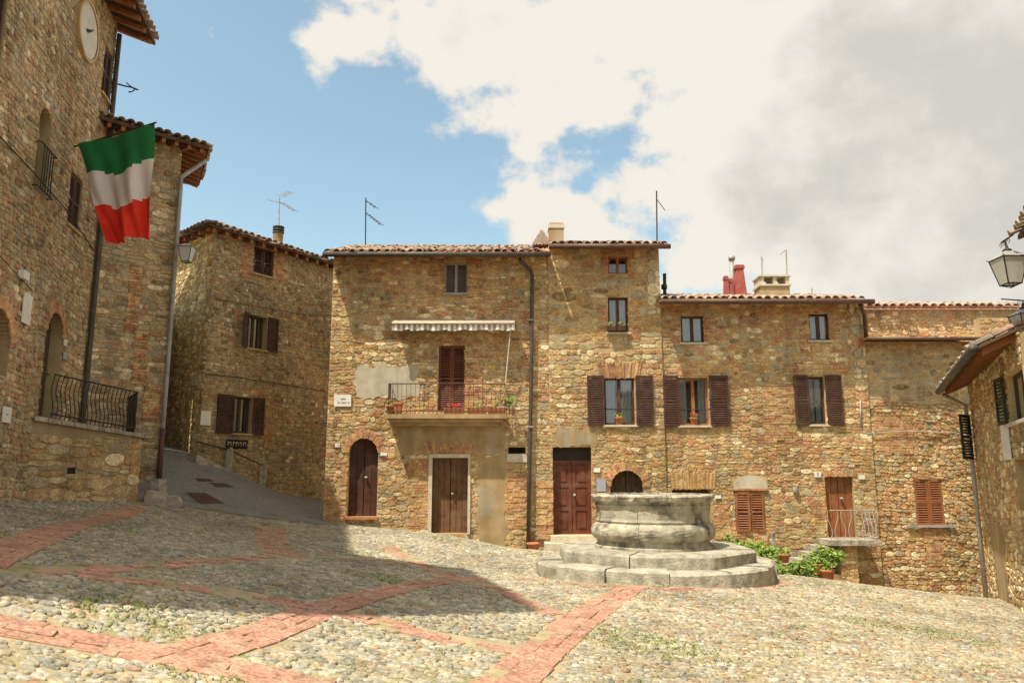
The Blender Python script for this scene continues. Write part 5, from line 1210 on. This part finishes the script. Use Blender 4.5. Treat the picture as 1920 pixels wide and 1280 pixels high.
bush(1456, 1072, 16.6, (.22, .2, .32), 260, 'small trailing green plant at the end of the well step')
bush(1505, 1070, 17.3, (.42, .25, .36), 600, 'green plant spilling over the front of the low wall')
bush(1548, 1044, 18.7, (.5, .3, .32), 600, 'green leafy plant below the stone landing')
t_ = at(1533, 1066, 18.0); flower_pot((t_.x, t_.y, max(wz1, t_.z - .1)), .13, .22, 'terracotta pot on the low wall under the green leaves', 'leaf', n=160, spread=1.7)
t_ = at(1552, 1080, 17.9); flower_pot((t_.x, t_.y, t_.z - .12), .15, .27, 'large terracotta pot at the outer end of the low wall', 'leaf', n=120, spread=1.5)
t_ = at(1472, 1066, 17.4); flower_pot((t_.x, t_.y, wz0), .11, .18, 'small terracotta pot at the well end of the low wall', 'leaf', n=60)
# small metal gate leaning by the wall
ga_ = at(1452, 1050, 19.2); gt = empty('iron_gate', (ga_.x, ga_.y, ga_.z - .2), 'narrow pale metal grille standing behind the bushes', 'gate'); GG = Face((ga_.x, ga_.y), (.5, .85)); m = MB()
gh = at(1452, 1000, 19.2).z
for v in (ga_.z - .2, gh): m.tube([GG.pt(-.12, v), GG.pt(.22, v)], .014, 6)
m.build('frame', 'pale_iron', gt)
for i in range(5):
    q = MB(); x = -.12 + .34 * i / 4; q.tube([GG.pt(x, ga_.z - .25), GG.pt(x, gh + .06)], .012, 6); q.build('bar', 'pale_iron', gt)
# pots on the balcony and window sills
yb = YR - DB + .16
for x, r, lab, pm, sq in ((733, .12, 'reddish pot with pale yellow flowers at the left balcony end', 'yellow_leaf', False), (746, .16, 'square red-brown planter beside the yellow flowers on the balcony', None, True)):
    p = at(x, 772, yb); flower_pot((p.x, p.y, bz), r, .24 if not sq else .33, lab, pm, square=sq, group='balcony pots')
for x0, x1, lab, pm in ((832, 870, 'red flower trough in front of the balcony door', 'petal'), (876, 912, 'long terracotta trough right of the balcony door', 'leaf'), (914, 948, 'terracotta trough with yellow-green plants at the right balcony end', 'yellow_leaf')):
    a, b = at(x0, 770, yb), at(x1, 770, yb); t = empty('plant_trough', ((a.x + b.x) / 2, yb, bz), lab, 'planter', 'balcony troughs'); m = MB(); G = Face((0, yb), (1, 0))
    m.hexa([G.pt(a.x + .02, bz, .07), G.pt(b.x - .02, bz, .07), G.pt(b.x - .02, bz, -.07), G.pt(a.x + .02, bz, -.07)], [G.pt(a.x, bz + .17, .1), G.pt(b.x, bz + .17, .1), G.pt(b.x, bz + .17, -.1), G.pt(a.x, bz + .17, -.1)]); m.build('trough', 'terracotta', t)
    if pm: leaves_obj('foliage', t, ((a.x + b.x) / 2, yb, bz + .24), ((b.x - a.x) / 2, .12, .09 if pm != 'yellow_leaf' else .2), 60, pm, .035)
p = at(955, 752, yb); tv = empty('trailing_plant', (p.x, p.y, bz), 'trailing green plant hanging at the right corner of the balcony railing', 'plant'); leaves_obj('foliage', tv, p, (.2, .15, .18), 120, 'leaf', .04); mb = MB(); mb.tube([(p.x, p.y, bz), p], .01, 5); mb.build('stem', 'wood_old', tv)
for (x, y, F, lab, pm, pt_) in ((1161, 776, FC, 'small pot of light green leaves on the sill of the left shuttered window', 'yellow_leaf', 0), (1302, 776, F3, 'pot of red geraniums on the sill of the middle shuttered window', 'leaf', 70)):
    q = F.hit(x, 793, .02); flower_pot(F.pt(q[0], cs[1] if F is FC else wc_z if False else (cs[1] if F is FC else F3.rect(1273, 708, 1328, 797)[1]), -.02), .11, .2, lab, pm, group='window sill pots', n=60, petals=pt_, spread=1.3)
    mb = MB(); r = cs if F is FC else F3.rect(1273, 708, 1328, 797); mb.tube([F.pt(r[0], r[1] + .42, .01), F.pt(r[2], r[1] + .42, .01)], .01, 5); mb.build('sill_bar', 'iron', hc if F is FC else h3)
for x, lab in ((1146, 'flower box with orange blossoms at left of the upper window'), (1165, 'flower box with green leaves at right of the upper window')):
    q = FC.hit(x, 612, .08); t = empty('flower_box', FC.pt(q[0], q[1] - .1, .08), lab, 'flower box', 'upper window flowers'); m = MB(); m.fbox(FC, q[0] - .12, q[0] + .12, q[1] - .12, q[1], .06, .18); m.build('box', 'wood_dark', t); leaves_obj('foliage', t, FC.pt(q[0], q[1] + .06, .12), (.15, .09, .10), 60, 'yellow_leaf', .03)
p = ground_hit(1007, 1037); flower_pot((p.x, 20.2, gz(p.x, 20.2) - .02), .16, .26, 'empty terracotta pot on the ground by the doorstep', None, group='pots on the ground')
# step of the brown door and pavement in front of the arched door
# ---- railing and sign by the lane
ls = empty('lane_railing', ground_hit(430, 880), 'low metal handrail on stone posts along the lane house', 'railing')
prev = None
for (x, yb_, yt) in ((366, 858, 822), (428, 888, 838), (492, 916, 868)):
    r = FH.hit(x, yb_, .45); p = FH.pt(r[0], r[1], .45); zt_ = FH.hit(x, yt, .45)[1]; m = MB()
    if x > 366: m.hexa([p + Vector((a * .09, b * .09, -.3)) for a, b in ((-1, -1), (1, -1), (1, 1), (-1, 1))], [Vector((p.x + a * .075, p.y + b * .075, zt_)) for a, b in ((-1, -1), (1, -1), (1, 1), (-1, 1))]); m.build('post', 'step', ls)
    q = Vector((p.x, p.y, zt_ - .08))
    if prev: m = MB(); m.tube([prev, q], .02, 6); m.build('handrail', 'iron', ls)
    prev = q
kb = MB(); a, b = FH.hit(366, 856, .5), FH.hit(505, 922, .5)
kb.hexa([FH.pt(a[0], a[1] - .3, 0.05), FH.pt(a[0], a[1] - .3, .55), FH.pt(b[0], b[1] - .3, .55), FH.pt(b[0], b[1] - .3, 0.05)], [FH.pt(a[0], a[1] + .07, 0.05), FH.pt(a[0], a[1] + .07, .55), FH.pt(b[0], b[1] + .07, .55), FH.pt(b[0], b[1] + .07, 0.05)]); tag(kb.build('pavement_edge', 'step'), kind='structure')
r = FH.rect(424, 824, 464, 841, .5); sg = empty('sign', FH.pt(r[0] + .1, r[1] - .9, .5), 'small black sign board with pale letters beside the lane railing', 'sign'); m = MB(); m.fbox(FH, r[0], r[2], r[1], r[3], .48, .51); brd = m.build('board', 'black', sg)
m = MB(); m.tube([FH.pt(r[0] + .08, r[1] - .9, .47), FH.pt(r[0] + .08, r[3], .47)], .022, 8); m.build('post', 'zinc', sg)
strokes = [(.06, 0), (.10, 1), (.2, 0), (.30, 0), (.34, 1), (.44, 0), (.48, 1), (.56, 0), (.64, 1), (.68, 0), (.78, 0), (.82, 1), (.9, 0)]
for x, k in strokes:
    m = MB(); W, H = r[2] - r[0], r[3] - r[1]
    if k == 0: m.fbox(FH, r[0] + x * W, r[0] + (x + .022) * W, r[1] + .32 * H, r[1] + .78 * H, .511, .514)
    else: m.fbox(FH, r[0] + (x - .012) * W, r[0] + (x + .05) * W, r[1] + .62 * H, r[1] + .74 * H, .511, .514)
    m.build('letter_stroke', 'travertine', brd)

# ================================================================== AERIALS
def aerial(px, ytop, ybot, Y, label, arms, pale=False, lean=0.):
    b, t = at(px, ybot, Y), at(px + lean, ytop, Y); e = empty('tv_aerial', b, label, 'aerial', 'rooftop aerials'); m = MB(); m.tube([b - UP * .7, t], .02, 6); m.build('mast', 'pale_iron' if pale else 'iron', e)
    for (fy, dx, dz, n) in arms:
        o = b + (t - b) * fy; q = o + Vector((dx, .1, dz)); m = MB(); m.tube([o, q], .011, 5)
        for i in range(n): c = o + (q - o) * (i + 1) / n; m.tube([c - Vector((0.06, .22, .05)), c + Vector((.06, .22, .05))], .008, 4)
        m.build('antenna', 'pale_iron' if pale else 'iron', e)
aerial(524, 370, 420, 24.5, 'pale branching aerial on the chimney above the lane house', ((.85, .5, -.3, 6), (.8, -.3, .1, 4), (1., .3, .22, 4)), True)
aerial(686, 371, 470, 22.5, 'tall dark aerial with drooping arm above the balcony house', ((.95, .3, -.2, 3), (.72, .45, -.35, 6)))
aerial(1231, 358, 460, 21.5, 'thin tall aerial at the right end of the narrow house roof', ((.85, .25, -.3, 5),))
aerial(1428, 480, 520, 21.2, 'short thin aerial at left on the big cream chimney', ((.9, .06, -.05, 2),), True)
aerial(1474, 468, 520, 21.2, 'thin aerial at right on the big cream chimney', ((1., -.12, -.1, 3),), True)
aerial(1522, 540, 560, 22, 'tiny aerial on the low roof right of the cream chimney', ((.9, .05, .02, 1),), True)
p = FB.pt(.25, ztB + 1.1); orn = empty('iron_bracket', FA.pt(uf, FA.hit(236, 165)[1], .05), 'small wrought iron bracket sticking out from the clock building corner', 'bracket'); q = at(236, 162, FA.pt(uf, 0).y + .1); m = MB()
m.tube([FA.pt(uf - .05, q.z + .03, .0), q, q + Vector((.12, 0, -.02)), q + Vector((.32, 0, -.1))], .02, 6); m.tube([q + Vector((0, 0, .1)), q + Vector((.16, 0, -.03))], .014, 6); m.tube([q + Vector((.08, 0, -.16)), q + Vector((.18, 0, -.14)), q + Vector((.24, 0, -.08))], .016, 6); m.build('arm', 'iron', orn)
